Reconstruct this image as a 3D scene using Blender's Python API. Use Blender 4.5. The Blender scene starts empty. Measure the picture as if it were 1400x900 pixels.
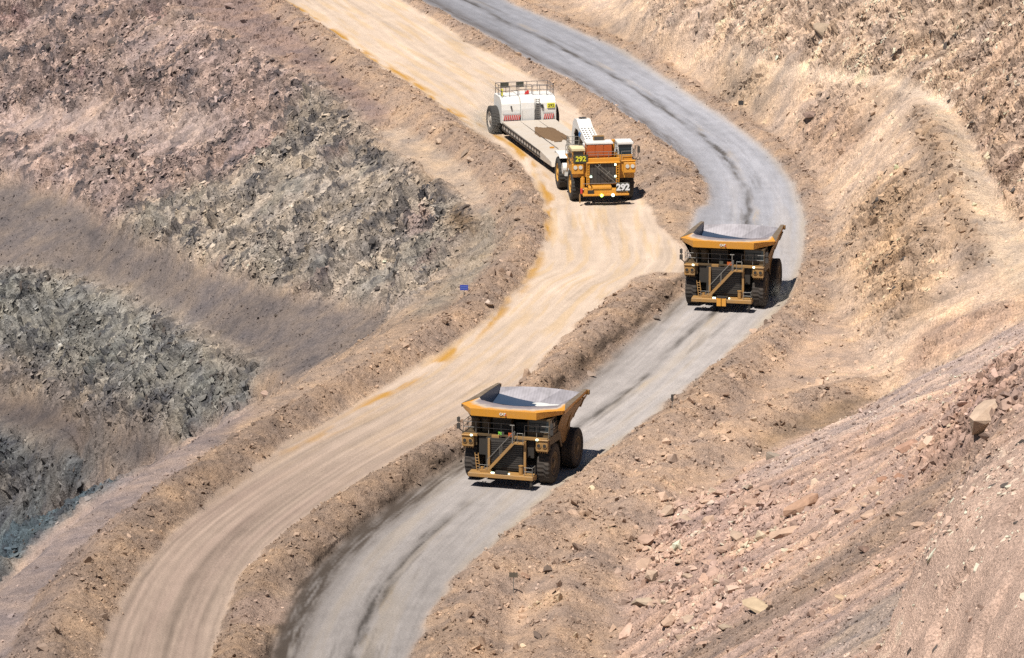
import bpy, bmesh, math, random
import numpy as np
from mathutils import Vector, Matrix, geometry

random.seed(7)
RNG = np.random.default_rng(11)
R = math.radians
SC = bpy.context.scene
COL = SC.collection

# ------------------------------------------------------------------ camera survey
FPX, CAM_H, PITCH = 6975.0, 116.0, R(12.9)
CT, ST = math.cos(PITCH), math.sin(PITCH)

def P(px, py, z):
    """world point at height z that was surveyed at photo pixel (px, py)"""
    u = (px - 700) / FPX; v = -(py - 450) / FPX
    t = (z - CAM_H) / (-ST + v * CT)
    return (u * t, (CT + v * ST) * t, z)

def PROJ(x, y, z):
    d = y * CT - (z - CAM_H) * ST
    u = y * ST + (z - CAM_H) * CT
    return 700 + FPX * x / d, 450 - FPX * u / d

# ------------------------------------------------------------------ numpy noise
_perm = RNG.permutation(256).astype(np.int32)
_perm = np.concatenate([_perm, _perm, _perm])
_g = RNG.normal(size=(256, 3)); _g = (_g / np.linalg.norm(_g, axis=1)[:, None]).astype(np.float32)
_rv = RNG.random((256, 6)).astype(np.float32)

def perlin(x, y, z):
    xi = np.floor(x).astype(np.int32); yi = np.floor(y).astype(np.int32); zi = np.floor(z).astype(np.int32)
    fx = (x - xi).astype(np.float32); fy = (y - yi).astype(np.float32); fz = (z - zi).astype(np.float32)
    u = fx*fx*fx*(fx*(fx*6-15)+10); v = fy*fy*fy*(fy*(fy*6-15)+10); w = fz*fz*fz*(fz*(fz*6-15)+10)
    xi &= 255; yi &= 255; zi &= 255
    def corner(a, b, c):
        h = _perm[_perm[_perm[(xi + a) & 255] + ((yi + b) & 255)] + ((zi + c) & 255)]
        g = _g[h]
        return g[..., 0]*(fx-a) + g[..., 1]*(fy-b) + g[..., 2]*(fz-c)
    x00 = corner(0,0,0); x00 += u*(corner(1,0,0)-x00)
    x10 = corner(0,1,0); x10 += u*(corner(1,1,0)-x10)
    x01 = corner(0,0,1); x01 += u*(corner(1,0,1)-x01)
    x11 = corner(0,1,1); x11 += u*(corner(1,1,1)-x11)
    a = x00 + v*(x10-x00); b = x01 + v*(x11-x01)
    return (a + w*(b-a)) * 1.5

def fbm(x, y, z, octv=4, gain=.5):
    s = 0; a = 1; f = 1
    for i in range(octv):
        s = s + a * perlin(x*f+17.3*i, y*f-9.1*i, z*f+5.7*i); a *= gain; f *= 2.03
    return s

def ridged(x, y, z, octv=3, gain=.55):
    s = 0; a = 1; f = 1
    for i in range(octv):
        s = s + a * (1 - 2*np.abs(perlin(x*f+7.3*i, y*f+3.1*i, z*f-4.7*i))); a *= gain; f *= 2.1
    return s

def worley(x, y, z):
    """nearest cell: F1, F2 and a tilted random facet height per cell"""
    xi = np.floor(x).astype(np.int32); yi = np.floor(y).astype(np.int32); zi = np.floor(z).astype(np.int32)
    f1 = np.full(x.shape, 9., np.float32); f2 = f1.copy(); fac = np.zeros(x.shape, np.float32); rid = np.zeros(x.shape, np.float32)
    for a in (-1, 0, 1):
        for b in (-1, 0, 1):
            for c in (-1, 0, 1):
                cx, cy, cz = xi+a, yi+b, zi+c
                h = _perm[_perm[_perm[cx & 255] + (cy & 255)] + (cz & 255)]
                r = _rv[h]
                dx = (x - cx - r[..., 0]).astype(np.float32); dy = (y - cy - r[..., 1]).astype(np.float32); dz = (z - cz - r[..., 2]).astype(np.float32)
                d = dx*dx + dy*dy + dz*dz
                near = d < f1
                f2 = np.where(near, f1, np.minimum(f2, d))
                t = r[..., 3]*1.4 - .7 + (r[..., 4]-.5)*2.4*dx + (r[..., 5]-.5)*2.4*dy + (r[..., 3]-.5)*2.4*dz
                fac = np.where(near, t, fac); rid = np.where(near, r[..., 4], rid); f1 = np.where(near, d, f1)
    return np.sqrt(f1), np.sqrt(f2), fac, rid

def blur(a, sy, sx):
    def k(s):
        n = max(1, int(3*s)); t = np.arange(-n, n+1); w = np.exp(-t*t/(2*s*s)); return w/w.sum()
    for ax, s in ((0, sy), (1, sx)):
        w = k(s); n = len(w)//2
        pad = [(0, 0), (0, 0)]; pad[ax] = (n, n)
        b = np.pad(a, pad, mode='edge'); out = np.zeros_like(a)
        for i, wi in enumerate(w):
            sl = [slice(None), slice(None)]; sl[ax] = slice(i, i + a.shape[ax]); out += wi * b[tuple(sl)]
        a = out
    return a

def sstep(a, b, x):
    t = np.clip((x-a)/(b-a), 0, 1); return t*t*(3-2*t)

# ------------------------------------------------------------------ terrain survey lines (photo x, photo y, height)
DIRT_L = [(318,-45),(375,0),(436,38),(491,77),(556,116),(607,154),(650,180),(692,203),(723,240),(736,274),(731,320),(716,360),(692,398),(652,440),(613,470),(577,498),(450,577),(370,617),(310,655),(250,700),(200,740),(160,790),(130,845),(117,897),(108,950)]
DIRT_R = [(480,-45),(551,0),(590,26),(641,60),(693,86),(736,111),(780,140),(825,168),(862,196),(884,240),(892,290)]
ISL1_R = [(510,-45),(577,0),(624,26),(667,47),(723,81),(779,107),(821,133),(864,163),(907,197),(937,231),(950,255),(955,285),(945,308)]
ISL1_C = [(505,-45,.8,1.8),(572,2,.8,1.8),(620,29,.8,1.8),(663,50,.8,1.8),(719,84,.9,2),(775,111,1.2,2.4),(817,138,1.4,3),(856,168,1.7,4),(893,203,1.9,5),(915,235,1.8,5),(925,262,1.4,4.5),(922,288,.4,3)]
ISL2_L = [(931,374),(895,372),(866,380),(838,402),(808,440),(770,480),(735,518),(690,548),(633,577),(586,601),(539,629),(480,664),(440,691),(397,723),(362,758),(334,790),(312,840),(297,897),(288,950)]
ISL2_R = [(936,392),(905,420),(855,460),(803,505),(770,535),(700,586),(641,625),(586,652),(539,689),(487,725),(436,772),(405,817),(383,864),(370,900),(358,950)]
ISL2_C = [(928,382,.6,2),(898,385,1.3,4),(872,396,1.6,4.2),(840,420,1.8,4),(806,452,1.8,3.8),(772,486,1.8,3.5),(730,523,1.8,3.2),(690,551,1.8,3),(637,580,1.8,3),(590,605,1.8,3),(541,634,1.8,3),(484,668,1.8,3),(444,696,1.8,3),(402,728,1.8,3),(368,762,1.7,2.8),(345,800,1.2,2.2),(330,850,1.2,2.2),(318,900,1.8,2.6),(305,950,1.8,2.8)]
GREY_R = [(630,-45),(700,0),(760,27),(850,66),(900,98),(960,138),(1010,170),(1060,210),(1090,250),(1105,300),(1103,350),(1090,400),(1052,440),(1010,488),(960,530),(900,578),(840,615),(790,650),(740,692),(700,733),(660,780),(625,835),(598,900),(583,950)]
SHO_C = [(640,-45,.7,2),(712,0,.7,2),(772,25,.7,2),(862,62,.7,2),(912,94,.7,2),(972,134,.7,2),(1022,166,.8,2),(1072,206,.8,2),(1103,247,.8,2),(1119,300,.8,2),(1117,352,.9,2.2),(1106,402,1.2,2.8),(1070,440,1.5,3.5),(1022,486,1.6,4),(972,528,1.6,4.3),(914,577,1.6,4.1),(856,618,1.5,3.9),(809,655,1.4,3.8),(762,696,1.5,3.9),(718,735,1.6,4),(672,775,1.6,4),(640,825,1.6,4),(614,895,1.6,4),(600,950,1.6,4)]
WIN2_C = [(1190,528,.7,3.5),(1130,537,1.1,4),(1055,560,1.2,4.5),(1005,584,1.2,4.5),(960,610,1.2,4.5),(905,645,1.2,4.5),(862,690,1.2,4.5),(828,728,1.2,4.5),(800,765,1.2,4.5),(778,805,1.2,4.3),(765,850,1.2,4.2),(758,900,1.2,4),(750,950,1.2,4)]
FOOT = [(1203,549,.8),(1120,590,.5),(1060,620,.5),(1000,652,.5),(940,690,.5),(903,725,.5),(878,768,.5),(860,812,.5),(848,860,.5),(840,905,.5),(832,950,.5)]
BL_C = [(335,-45,1.2,3),(372,-2,1.2,3),(430,36,1.3,3.2),(484,76,1.4,3.4),(548,118,1.5,3.8),(598,156,1.6,3.8),(640,184,1.7,3.6),(678,210,1.8,3.4),(703,244,1.8,3.3),(712,280,1.8,3.3),(706,320,1.8,3.3),(688,352,1.8,3.3),(655,390,1.8,3.3),(615,424,1.8,3.2),(570,455,1.8,3.1),(500,493,1.8,3.1),(428,531,1.8,3.3),(361,572,1.8,3.5),(304,608,1.9,3.8),(242,650,1.9,4.0),(186,693,2.0,4.2),(140,740,2.0,4.3),(102,790,2.0,4.3),(78,840,2.0,4.3),(62,895,2.0,4.3),(48,950,2.0,4.3)]
RIM = [(60,-90,-1),(150,-45,-1),(232,5,-1),(300,48,-1),(380,84,-1),(425,106,-1),(468,140,-1),(510,188,-1),(560,226,-1),(603,252,-1),(640,278,-1.2),(653,302,-2),(640,335,-2.5),(618,370,-3.5),(590,402,-3.),(552,436,-2.2)]
RIM_N = [(530,449,-1.3),(470,484,-1.3),(405,520,-1.3),(340,558,-1.3),(262,602,-1.3),(190,645,-1.3),(125,693,-1.3),(62,745,-1.3),(0,802,-1.3),(-80,880,-1.3),(-130,950,-1.3)]
TOE1 = [(-200,225,-23),(-60,238,-21),(0,252,-20),(80,268,-19.5),(150,310,-18.5),(210,335,-17.5),(270,365,-16.5),(330,385,-15),(430,412,-12.5),(525,432,-10)]
CREST2 = [(-200,352,-28),(-60,362,-26),(0,369,-25),(100,380,-24),(180,404,-22.5),(250,444,-20.5),(310,480,-18.5),(355,506,-16.5),(400,524,-14.5),(450,496,-13),(500,466,-11.5)]
TOE2 = [(-200,520,-39),(-60,530,-37),(0,537,-35),(50,547,-34),(100,570,-33),(150,586,-31),(200,600,-29),(250,608,-27),(300,584,-23.5),(350,553,-18.5)]
CREST3 = [(-200,560,-42),(-60,570,-39),(0,584,-37),(50,599,-36),(100,620,-35),(150,640,-33.5),(188,646,-32)]
BOT3 = [(-200,840,-62),(-60,830,-56),(0,798,-52),(60,744,-47),(120,692,-41)]
LINE_B = [(800,-45,1.5),(862,12,3.2),(905,38,4.5),(965,48,5),(1015,75,5.8),(1065,88,6.5),(1140,103,8),(1200,117,9.5),(1250,124,11)]
RIDGE = [(1250,140,11.2),(1285,180,12.3),(1302,230,12),(1320,280,11),(1338,330,9.6),(1348,365,8.6)]
UTOE = [(1262,126,11),(1300,147,11.2),(1330,190,11),(1352,240,10.6),(1378,290,10.2),(1408,330,10),(1450,372,10)]
UTOP = [(850,-45,5.5),(920,0,6),(1000,0,9),(1100,0,13),(1200,0,16.5),(1300,0,19.5),(1400,0,22)]
SLF = [(1152,420,.7),(1172,470,.7),(1195,515,.7)]
SCB = [(1212,544,1.4),(1300,495,4.7),(1400,440,8.8)]

def lin(pts, z=0): return [P(p[0], p[1], p[2] if len(p) > 2 else z) for p in pts]

def foot_x(y): return 8 + (y-389)*.317
def on_scree(px, py, k=.63):
    z = 5.
    for _ in range(60):
        p = P(px, py, z); z += .5*((.7 + k*(p[0]-foot_x(p[1]))) - z)
    return P(px, py, z)

NX0, NX1, NY0, NY1, DX, DY = -96., 88., 256., 762., .2, .32
nx = int((NX1-NX0)/DX)+1; ny = int((NY1-NY0)/DY)+1

def build_base():
    V = []; E = []
    def add(line, edge=True):
        i0 = len(V); V.extend(line)
        if edge: E.extend((i, i+1) for i in range(i0, len(V)-1))
    for l in (DIRT_L, DIRT_R, ISL1_R, ISL2_L, ISL2_R): add(lin(l), False)
    add(lin(GREY_R))
    add([(x+2.2, y+.5, .25) for x, y, z in lin(GREY_R)[:16]])
    for l in (FOOT, RIM, TOE1, CREST2, TOE2, CREST3, BOT3, LINE_B, RIDGE, UTOE, UTOP, SLF, SCB): add(lin(l))
    rn = lin(RIM_N); add(rn)
    add([(x-5.5, y+3.5, -11.) for x, y, z in rn]); add([(x-11, y+9, -26.) for x, y, z in rn[1:]], False)
    b3 = lin(BOT3); add([(x+1.5, y-7, z-9) for x, y, z in b3], False)
    add([(x+2, y-16, z-14) for x, y, z in b3], False)
    add([P(200,650,-33), P(252,614,-28), P(302,590,-25), P(352,560,-20)], False)
    # scree apron and the outcrop at its right
    oc = [on_scree(*q) for q in ((1190,950),(1212,890),(1240,835),(1268,780),(1292,720),(1335,660),(1410,590))]
    add(oc); add([(x+5, y+2.5, z+9.5) for x, y, z in oc]); add([(x+15, y+4, z+16) for x, y, z in oc], False); add([(x+30, y+5, z+24) for x, y, z in oc], False)
    add([on_scree(*q) for q in ((1100,760),(1000,800),(1050,880),(1200,640),(1150,760),(1300,560),(1340,520))], False)
    add([P(1400,405,9.4), P(1300,440,5.6), P(1250,470,3.4), P(1400,150,16), P(1300,75,14), P(1460,100,21), P(1250,420,4.6), P(1240,330,6.6)], False)
    add([(94,y,z) for y, z in ((440,42),(460,38),(480,36),(520,42),(560,48),(620,52),(700,50),(770,48))], False)
    add([(70,y,z) for y, z in ((520,27),(560,33),(620,35),(700,36))], False)
    for y in (375, 350, 325, 300, 270, 240):
        add([(foot_x(y)+d, y, .7+.63*d) for d in (0, 15, 27)], False)
        add([(foot_x(y)-20, y, 0), (foot_x(y)-50, y, 0)], False)
    add([(100, y, z) for y, z in ((240,70),(280,66),(330,60),(370,56),(400,50),(420,48))], False)
    add([(-100,236,-14),(-100,420,-30),(-100,480,-48),(-100,540,-60),(-100,700,-18),(-100,770,-2),(-60,770,1),(-30,770,0),(20,770,1),(40,770,12),(60,770,26),(94,770,48),(-70,372,-8),(30,236,42),(130,236,80)], False)
    ov, oe, of, oo, _, _ = geometry.delaunay_2d_cdt([Vector(v[:2]) for v in V], E, [], 0, 1e-4)
    src = np.array(V); Z = []
    for v, o in zip(ov, oo):
        if o: Z.append(float(np.mean([V[i][2] for i in o])))
        else:
            d = np.hypot(src[:, 0]-v[0], src[:, 1]-v[1]); k = np.argsort(d)[:3]; w = 1/(d[k]+.01); Z.append(float((src[k, 2]*w).sum()/w.sum()))
    H = np.full((ny, nx), np.nan)
    for t in of:
        a, b, c = t
        (x1, y1), (x2, y2), (x3, y3) = ov[a][:], ov[b][:], ov[c][:]
        i0 = max(0, int(math.floor((min(x1,x2,x3)-NX0)/DX))); i1 = min(nx-1, int(math.ceil((max(x1,x2,x3)-NX0)/DX)))
        j0 = max(0, int(math.floor((min(y1,y2,y3)-NY0)/DY))); j1 = min(ny-1, int(math.ceil((max(y1,y2,y3)-NY0)/DY)))
        if i1 < i0 or j1 < j0: continue
        X, Y = np.meshgrid(NX0+DX*np.arange(i0, i1+1), NY0+DY*np.arange(j0, j1+1))
        den = (y2-y3)*(x1-x3)+(x3-x2)*(y1-y3)
        if abs(den) < 1e-9: continue
        l1 = ((y2-y3)*(X-x3)+(x3-x2)*(Y-y3))/den; l2 = ((y3-y1)*(X-x3)+(x1-x3)*(Y-y3))/den; l3 = 1-l1-l2
        m = (l1 >= -1e-6) & (l2 >= -1e-6) & (l3 >= -1e-6)
        sub = H[j0:j1+1, i0:i1+1]; sub[m] = (l1*Z[a]+l2*Z[b]+l3*Z[c])[m]
    for j in range(ny):
        r = H[j]; bad = np.isnan(r)
        if bad.all(): H[j] = H[j-1] if j else 0
        elif bad.any(): r[bad] = np.interp(np.flatnonzero(bad), np.flatnonzero(~bad), r[~bad])
    return H

def add_berms(H):
    """safety berms and windrows pushed up along surveyed crest lines"""
    X = NX0+DX*np.arange(nx); Y = NY0+DY*np.arange(ny)
    B = np.zeros_like(H)
    for line in (ISL1_C, ISL2_C, SHO_C, WIN2_C, BL_C):
        pts = [P(*p[:3]) + (p[3],) for p in line]
        for (x0,y0,h0,w0), (x1,y1,h1,w1) in zip(pts, pts[1:]):
            m = 1.5*max(w0, w1)
            i0 = max(0, int((min(x0,x1)-m-NX0)/DX)); i1 = min(nx, int((max(x0,x1)+m-NX0)/DX)+2)
            j0 = max(0, int((min(y0,y1)-m-NY0)/DY)); j1 = min(ny, int((max(y0,y1)+m-NY0)/DY)+2)
            if i1 <= i0 or j1 <= j0: continue
            gx, gy = np.meshgrid(X[i0:i1], Y[j0:j1])
            wob = .35*perlin(gx*.22, gy*.22, gx*0+3) + .2*perlin(gx*.6, gy*.6, gx*0+9)
            L2 = (x1-x0)**2+(y1-y0)**2
            t = np.clip(((gx-x0)*(x1-x0)+(gy-y0)*(y1-y0))/L2, 0, 1)
            d = np.hypot(gx-x0-t*(x1-x0), gy-y0-t*(y1-y0))
            h = (h0+t*(h1-h0))*(1+.5*wob); w = (w0+t*(w1-w0))*(1+.35*wob)
            q = np.clip(1-d/w, 0, 1)
            B[j0:j1, i0:i1] = np.maximum(B[j0:j1, i0:i1], h*np.minimum(q*1.12, 1-.55*(1-q)**2*0+q*0)*1.0)
    return H + B, B

# ------------------------------------------------------------------ terrain regions
# name, photo outline, base colour, rock amount, gravel amount, edge softness (m)
def strip(l, r): return [p[:2] for p in l] + [p[:2] for p in reversed(r)]
REG = [
 # left pit wall
 ('wall_purple', [(-260,-90),(240,-90),(232,5),(300,48),(380,84),(425,106),(468,140),(430,240),(300,260),(150,310),(80,268),(0,252),(-260,225)], (.290,.222,.185), 1.0, .3, 1.2),
 ('wall_green', [(425,106),(468,140),(510,188),(560,226),(603,252),(640,278),(653,302),(640,335),(618,370),(590,402),(545,440),(525,432),(430,412),(330,385),(270,365),(150,310),(200,285),(330,255),(400,180)], (.285,.245,.196), 1.0, .3, 1.5),
 ('wall_pale_chute', [(235,40),(205,70),(150,105),(110,150),(0,160),(0,185),(90,185),(150,200),(260,195),(280,170),(215,170),(130,125),(190,90),(238,62)], (.33,.26,.22), .35, .2, .8),
 ('wall_pale_band', [(130,150),(200,150),(300,150),(330,190),(290,215),(200,200),(120,180)], (.32,.255,.215), .5, .2, 1.5),
 ('bench_scree', [(-260,225),(-60,238),(0,252),(80,268),(150,310),(210,335),(270,365),(330,385),(430,412),(540,432),(520,452),(400,524),(355,506),(310,480),(250,444),(180,404),(100,380),(0,369),(-260,352)], (.142,.120,.104), .04, .7, .8),
 ('wall_two', [(-260,352),(0,369),(100,380),(180,404),(250,444),(310,480),(362,505),(350,553),(300,584),(250,608),(200,600),(150,586),(100,570),(50,547),(0,537),(-260,520)], (.195,.186,.160), 1.0, .3, 1.0),
 ('wall_two_pale', [(-260,470),(0,490),(80,515),(150,545),(220,560),(250,608),(200,600),(150,586),(100,570),(50,547),(0,537),(-260,520)], (.185,.148,.12), .5, .3, 1.5),
 ('bench_low', [(-260,520),(0,537),(50,547),(100,570),(150,586),(200,600),(255,606),(188,650),(150,640),(100,620),(50,599),(0,584),(-260,560)], (.102,.085,.074), .05, .7, .8),
 ('wall_three', [(-260,560),(0,584),(50,599),(100,620),(150,640),(192,648),(120,695),(60,746),(0,802),(-260,900)], (.072,.090,.095), .8, .5, 1.0),
 ('wall_three_pale', [(0,640),(60,650),(110,655),(120,665),(70,690),(30,700),(-40,690)], (.145,.12,.10), .6, .3, 1.5),
 ('rim_pale', [(0,800),(60,745),(120,695),(190,645),(262,602),(340,558),(350,566),(300,604),(240,650),(185,695),(140,742),(100,790),(75,830),(50,890),(30,960),(-130,960)], (.265,.212,.180), .08, .35, .8),
 ('rim_light_bench', [(520,180),(560,178),(600,205),(640,232),(662,262),(655,285),(630,268),(600,245),(560,220),(535,205)], (.42,.33,.245), .03, .2, .5),
 ('rim_top', [(240,-90),(330,-60),(420,40),(470,95),(540,150),(520,180),(468,140),(425,106),(380,84),(300,48),(232,5)], (.225,.168,.14), .3, .5, 1.0),
 ('rim_nose', [(655,296),(700,270),(705,330),(660,385),(600,425),(560,440),(600,400),(635,350)], (.28,.235,.18), .35, .4, 1.0),
 ('wall_brown_nose', [(630,280),(655,302),(650,325),(625,325),(620,300)], (.155,.11,.07), .8, .3, .6),
 # right side
 ('slope_low', [(700,-90),(800,-20),(860,15),(905,38),(1015,75),(1140,103),(1250,124),(1300,147),(1340,250),(1350,365),(1410,400),(1400,440),(1203,549),(1150,430),(1140,300),(1125,240),(1060,180),(990,126),(880,54),(760,-10)], (.470,.358,.262), .12, .12, 1.5),
 ('slope_pale', [(800,-30),(900,0),(915,45),(965,60),(1080,110),(1150,130),(1240,140),(1240,170),(1120,150),(1000,105),(920,75),(840,30)], (.53,.41,.30), .06, .08, 1.5),
 ('slope_rocks_a', [(985,85),(1040,95),(1060,140),(1030,150),(1000,130)], (.32,.235,.15), .6, .3, 1.5),
 ('slope_rocks_b', [(1085,130),(1150,145),(1190,190),(1150,225),(1100,180)], (.27,.185,.135), 1.0, .3, 2.0),
 ('slope_rocks_c', [(1170,250),(1260,230),(1290,320),(1270,420),(1230,470),(1180,410),(1160,330)], (.33,.235,.155), .75, .4, 2.0),
 ('slope_pink_face', [(1240,470),(1290,440),(1400,408),(1400,438),(1300,490),(1235,522)], (.40,.285,.205), .35, .25, .8),
 ('upper_wall', [(905,38),(965,48),(1015,72),(1065,86),(1140,101),(1200,115),(1262,122),(1300,145),(1330,190),(1352,240),(1378,290),(1408,330),(1700,400),(1700,-90),(850,-90)], (.430,.325,.238), .95, .3, 1.2),
 ('upper_wall_red', [(1330,60),(1420,0),(1500,60),(1500,330),(1400,320),(1350,230),(1330,150)], (.375,.275,.200), .95, .3, 3.0),
 ('bench_right', [(1255,122),(1300,147),(1330,190),(1352,240),(1378,290),(1408,330),(1450,372),(1400,400),(1348,365),(1338,330),(1322,280),(1306,230),(1290,180),(1262,140)], (.45,.355,.26), .06, .25, .6),
 ('path_upper', [(1005,68),(1060,84),(1140,97),(1205,100),(1270,120),(1300,138),(1296,152),(1262,136),(1200,114),(1135,110),(1060,98),(1000,78)], (.60,.475,.35), .03, .05, .5),
 ('windrow_right', [(1240,150),(1262,145),(1290,180),(1304,230),(1322,280),(1338,330),(1345,370),(1320,370),(1295,290),(1270,220)], (.20,.145,.10), .12, 1.0, 1.0),
 # right lower
 ('flat_right', [(1205,548),(1120,590),(1000,652),(903,725),(860,812),(840,905),(832,960),(590,960),(660,800),(760,700),(880,605),(1010,500),(1120,430),(1150,425)], (.415,.305,.220), .05, .4, 1.0),
 ('path_right', [(1195,495),(1110,518),(1060,555),(1010,578),(960,603),(912,635),(860,685),(815,727),(795,760),(800,735),(850,690),(900,640),(950,612),(1000,588),(1060,562),(1130,545),(1195,535)], (.48,.355,.255), .03, .25, .5),
 ('windrow_grey', [(1050,575),(1130,550),(1195,540),(1180,565),(1060,612),(1010,630),(1030,600)], (.25,.182,.125), .08, .9, .7),
 ('scree', [(1203,549),(1300,495),(1400,440),(1700,280),(1700,960),(832,960),(840,905),(860,812),(903,725),(1000,652),(1120,590)], (.385,.280,.215), .06, .7, .8),
 ('scree_mauve', [(1203,549),(1300,495),(1400,440),(1420,450),(1300,530),(1180,590),(1040,665),(940,730),(920,715),(1000,660)], (.385,.30,.245), .04, .6, .8),
 ('scree_grey_a', [(1390,560),(1340,640),(1260,720),(1160,790),(1050,860),(900,940),(860,930),(1000,850),(1120,760),(1230,690),(1310,620)], (.265,.198,.15), .05, .9, 1.2),
 ('scree_pale_a', [(1330,560),(1200,640),(1100,720),(1000,790),(960,830),(940,810),(1010,760),(1120,680),(1240,600)], (.40,.295,.23), .05, .4, 1.0),
 ('scree_pale_b', [(1200,720),(1120,770),(1060,820),(1080,800),(1140,740)], (.42,.30,.22), .04, .3, .8),
 ('scree_green', [(1270,780),(1235,800),(1160,850),(1100,905),(1180,900),(1240,850)], (.275,.225,.185), .06, .8, 1.0),
 ('rockfall', [(1010,650),(940,680),(890,720),(870,770),(880,850),(960,880),(1020,840),(1040,760),(1100,720),(1120,690),(1060,680)], (.40,.285,.22), .2, .8, 2.0),
 ('scree_rock_top', [(1400,470),(1340,520),(1290,600),(1240,640),(1280,650),(1340,610),(1400,560)], (.31,.215,.165), .6, .5, 1.5),
 ('outcrop', [(1410,590),(1335,660),(1292,720),(1268,780),(1240,835),(1212,890),(1190,960),(1700,960),(1700,560)], (.50,.365,.28), .5, .25, .6),
 ('outcrop_dark', [(1330,640),(1400,600),(1440,640),(1400,750),(1330,760),(1300,720)], (.33,.25,.195), .6, .5, 1.0),
 # roads and berms
 ('dirt_road', strip(DIRT_L, DIRT_R + [(900,310),(936,340),(936,372)] + ISL2_L), (.480,.390,.298), 0, .02, .25),
 ('gravel_road', strip(ISL1_R + [(945,340),(940,380)] + ISL2_R, GREY_R), (.350,.322,.288), 0, .03, .35),
]
ROAD_LOW = (.195,.148,.118)  # vignette darkening toward the near left, put into the dirt road colour

def pip(px, py, poly):
    c = np.zeros(px.shape, bool); n = len(poly)
    for i in range(n):
        x0, y0 = poly[i]; x1, y1 = poly[(i+1) % n]
        if y0 == y1: continue
        c ^= ((y0 > py) != (y1 > py)) & (px < (x1-x0)*(py-y0)/(y1-y0)+x0)
    return c

def polyline_coords(line, gx, gy, reach):
    """signed side distance and running length to a world polyline, on the grid"""
    D = np.full(gx.shape, 1e3, np.float32); S = np.zeros(gx.shape, np.float32); acc = 0
    for (x0,y0), (x1,y1) in zip(line, line[1:]):
        L = math.hypot(x1-x0, y1-y0)
        i0 = max(0, int((min(x0,x1)-reach-NX0)/DX)); i1 = min(nx, int((max(x0,x1)+reach-NX0)/DX)+2)
        j0 = max(0, int((min(y0,y1)-reach-NY0)/DY)); j1 = min(ny, int((max(y0,y1)+reach-NY0)/DY)+2)
        if i1 > i0 and j1 > j0:
            ax = gx[j0:j1,i0:i1]; ay = gy[j0:j1,i0:i1]
            t = np.clip(((ax-x0)*(x1-x0)+(ay-y0)*(y1-y0))/L**2, 0, 1)
            d = np.hypot(ax-x0-t*(x1-x0), ay-y0-t*(y1-y0))
            sg = np.sign((x1-x0)*(ay-y0)-(y1-y0)*(ax-x0))
            m = d < np.abs(D[j0:j1,i0:i1])
            D[j0:j1,i0:i1] = np.where(m, d*sg, D[j0:j1,i0:i1]); S[j0:j1,i0:i1] = np.where(m, acc+t*L, S[j0:j1,i0:i1])
        acc += L
    return D, S

def resample(line, n):
    a = np.array(line); s = np.concatenate([[0], np.cumsum(np.hypot(*(a[1:]-a[:-1]).T))]); t = np.linspace(0, s[-1], n)
    return np.stack([np.interp(t, s, a[:, 0]), np.interp(t, s, a[:, 1])], -1)

H0 = blur(build_base(), 1.9, 3.0)
H1, BERM = add_berms(H0)
H1 = blur(H1, .9, 1.4)
BERM = blur(BERM, .9, 1.4)
GX, GY = np.meshgrid(NX0+DX*np.arange(nx), NY0+DY*np.arange(ny))
GX = GX.astype(np.float32); GY = GY.astype(np.float32); H1 = H1.astype(np.float32); ZZ = GX*0
PX, PY = PROJ(GX, GY, H1)
warp = 1 + 0*GX
wx = 9*fbm(GX*.16, GY*.16, ZZ+2.2, 3); wy = 6*fbm(GX*.16, GY*.16, ZZ+8.2, 3)

base_c = (.340, .255, .185)
CL = np.empty(GX.shape+(3,), np.float32); CL[:] = base_c
ROCK = np.full(GX.shape, .04, np.float32); GRAV = np.full(GX.shape, .7, np.float32)
KIND = np.zeros(GX.shape, np.uint8); W = {}
KOF = {'dirt_road': 1, 'gravel_road': 2, 'wall': 3, 'bench_scree': 3, 'bench_low': 3, 'slope': 4, 'upper': 4, 'bench_right': 4, 'windrow_right': 4, 'scree': 5, 'rockfall': 5, 'outcrop': 5}
for name, poly, col, rock, grav, soft in REG:
    road = 'road' in name
    k = .22 if road else 1.
    x0 = min(p[0] for p in poly)-20; x1 = max(p[0] for p in poly)+20; y0 = min(p[1] for p in poly)-20; y1 = max(p[1] for p in poly)+20
    near = (PX > x0) & (PX < x1) & (PY > y0) & (PY < y1)
    m = np.zeros(GX.shape, np.float32); qx = (PX+k*wx)[near]; qy = (PY+k*wy)[near]
    if road: qy = PY[near]*0 + PROJ(GX[near], GY[near], 0*GX[near])[1] + k*wy[near]; qx = PROJ(GX[near], GY[near], 0*GX[near])[0] + k*wx[near]
    m[near] = pip(qx, qy, poly)
    if road: m *= (1-sstep(.12, .35, BERM)) * (np.abs(H0) < 1.2)
    if name.startswith('wall_three'): m *= H1 < -15
    for key, kv in KOF.items():
        if name.startswith(key): KIND[m > .5] = kv
    m = blur(m, max(.6, soft/DY), max(.6, soft/DX)); W[name] = m
    CL += m[..., None]*(np.array(col, np.float32)-CL); ROCK += m*(rock-ROCK); GRAV += m*(grav-GRAV)
brm = sstep(.15, .6, BERM)
for nm in ('dirt_road', 'gravel_road'): W[nm] *= 1-brm
ROCK *= 1-.8*brm; GRAV = np.maximum(GRAV, .8*brm)
# berm soil is browner than the pale ground round it
brown = np.array((.305, .225, .165), np.float32)
brown = brown[None, None]*(1-.34*sstep(530, 440, GY)*sstep(0, -12, GX))[..., None]  # near-left berms darker: vignette falloff put into their brown
CL += (brm*(.65+.3*perlin(GX*.1, GY*.1, ZZ+4))).clip(0, 1)[..., None]*(brown-CL)

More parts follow.
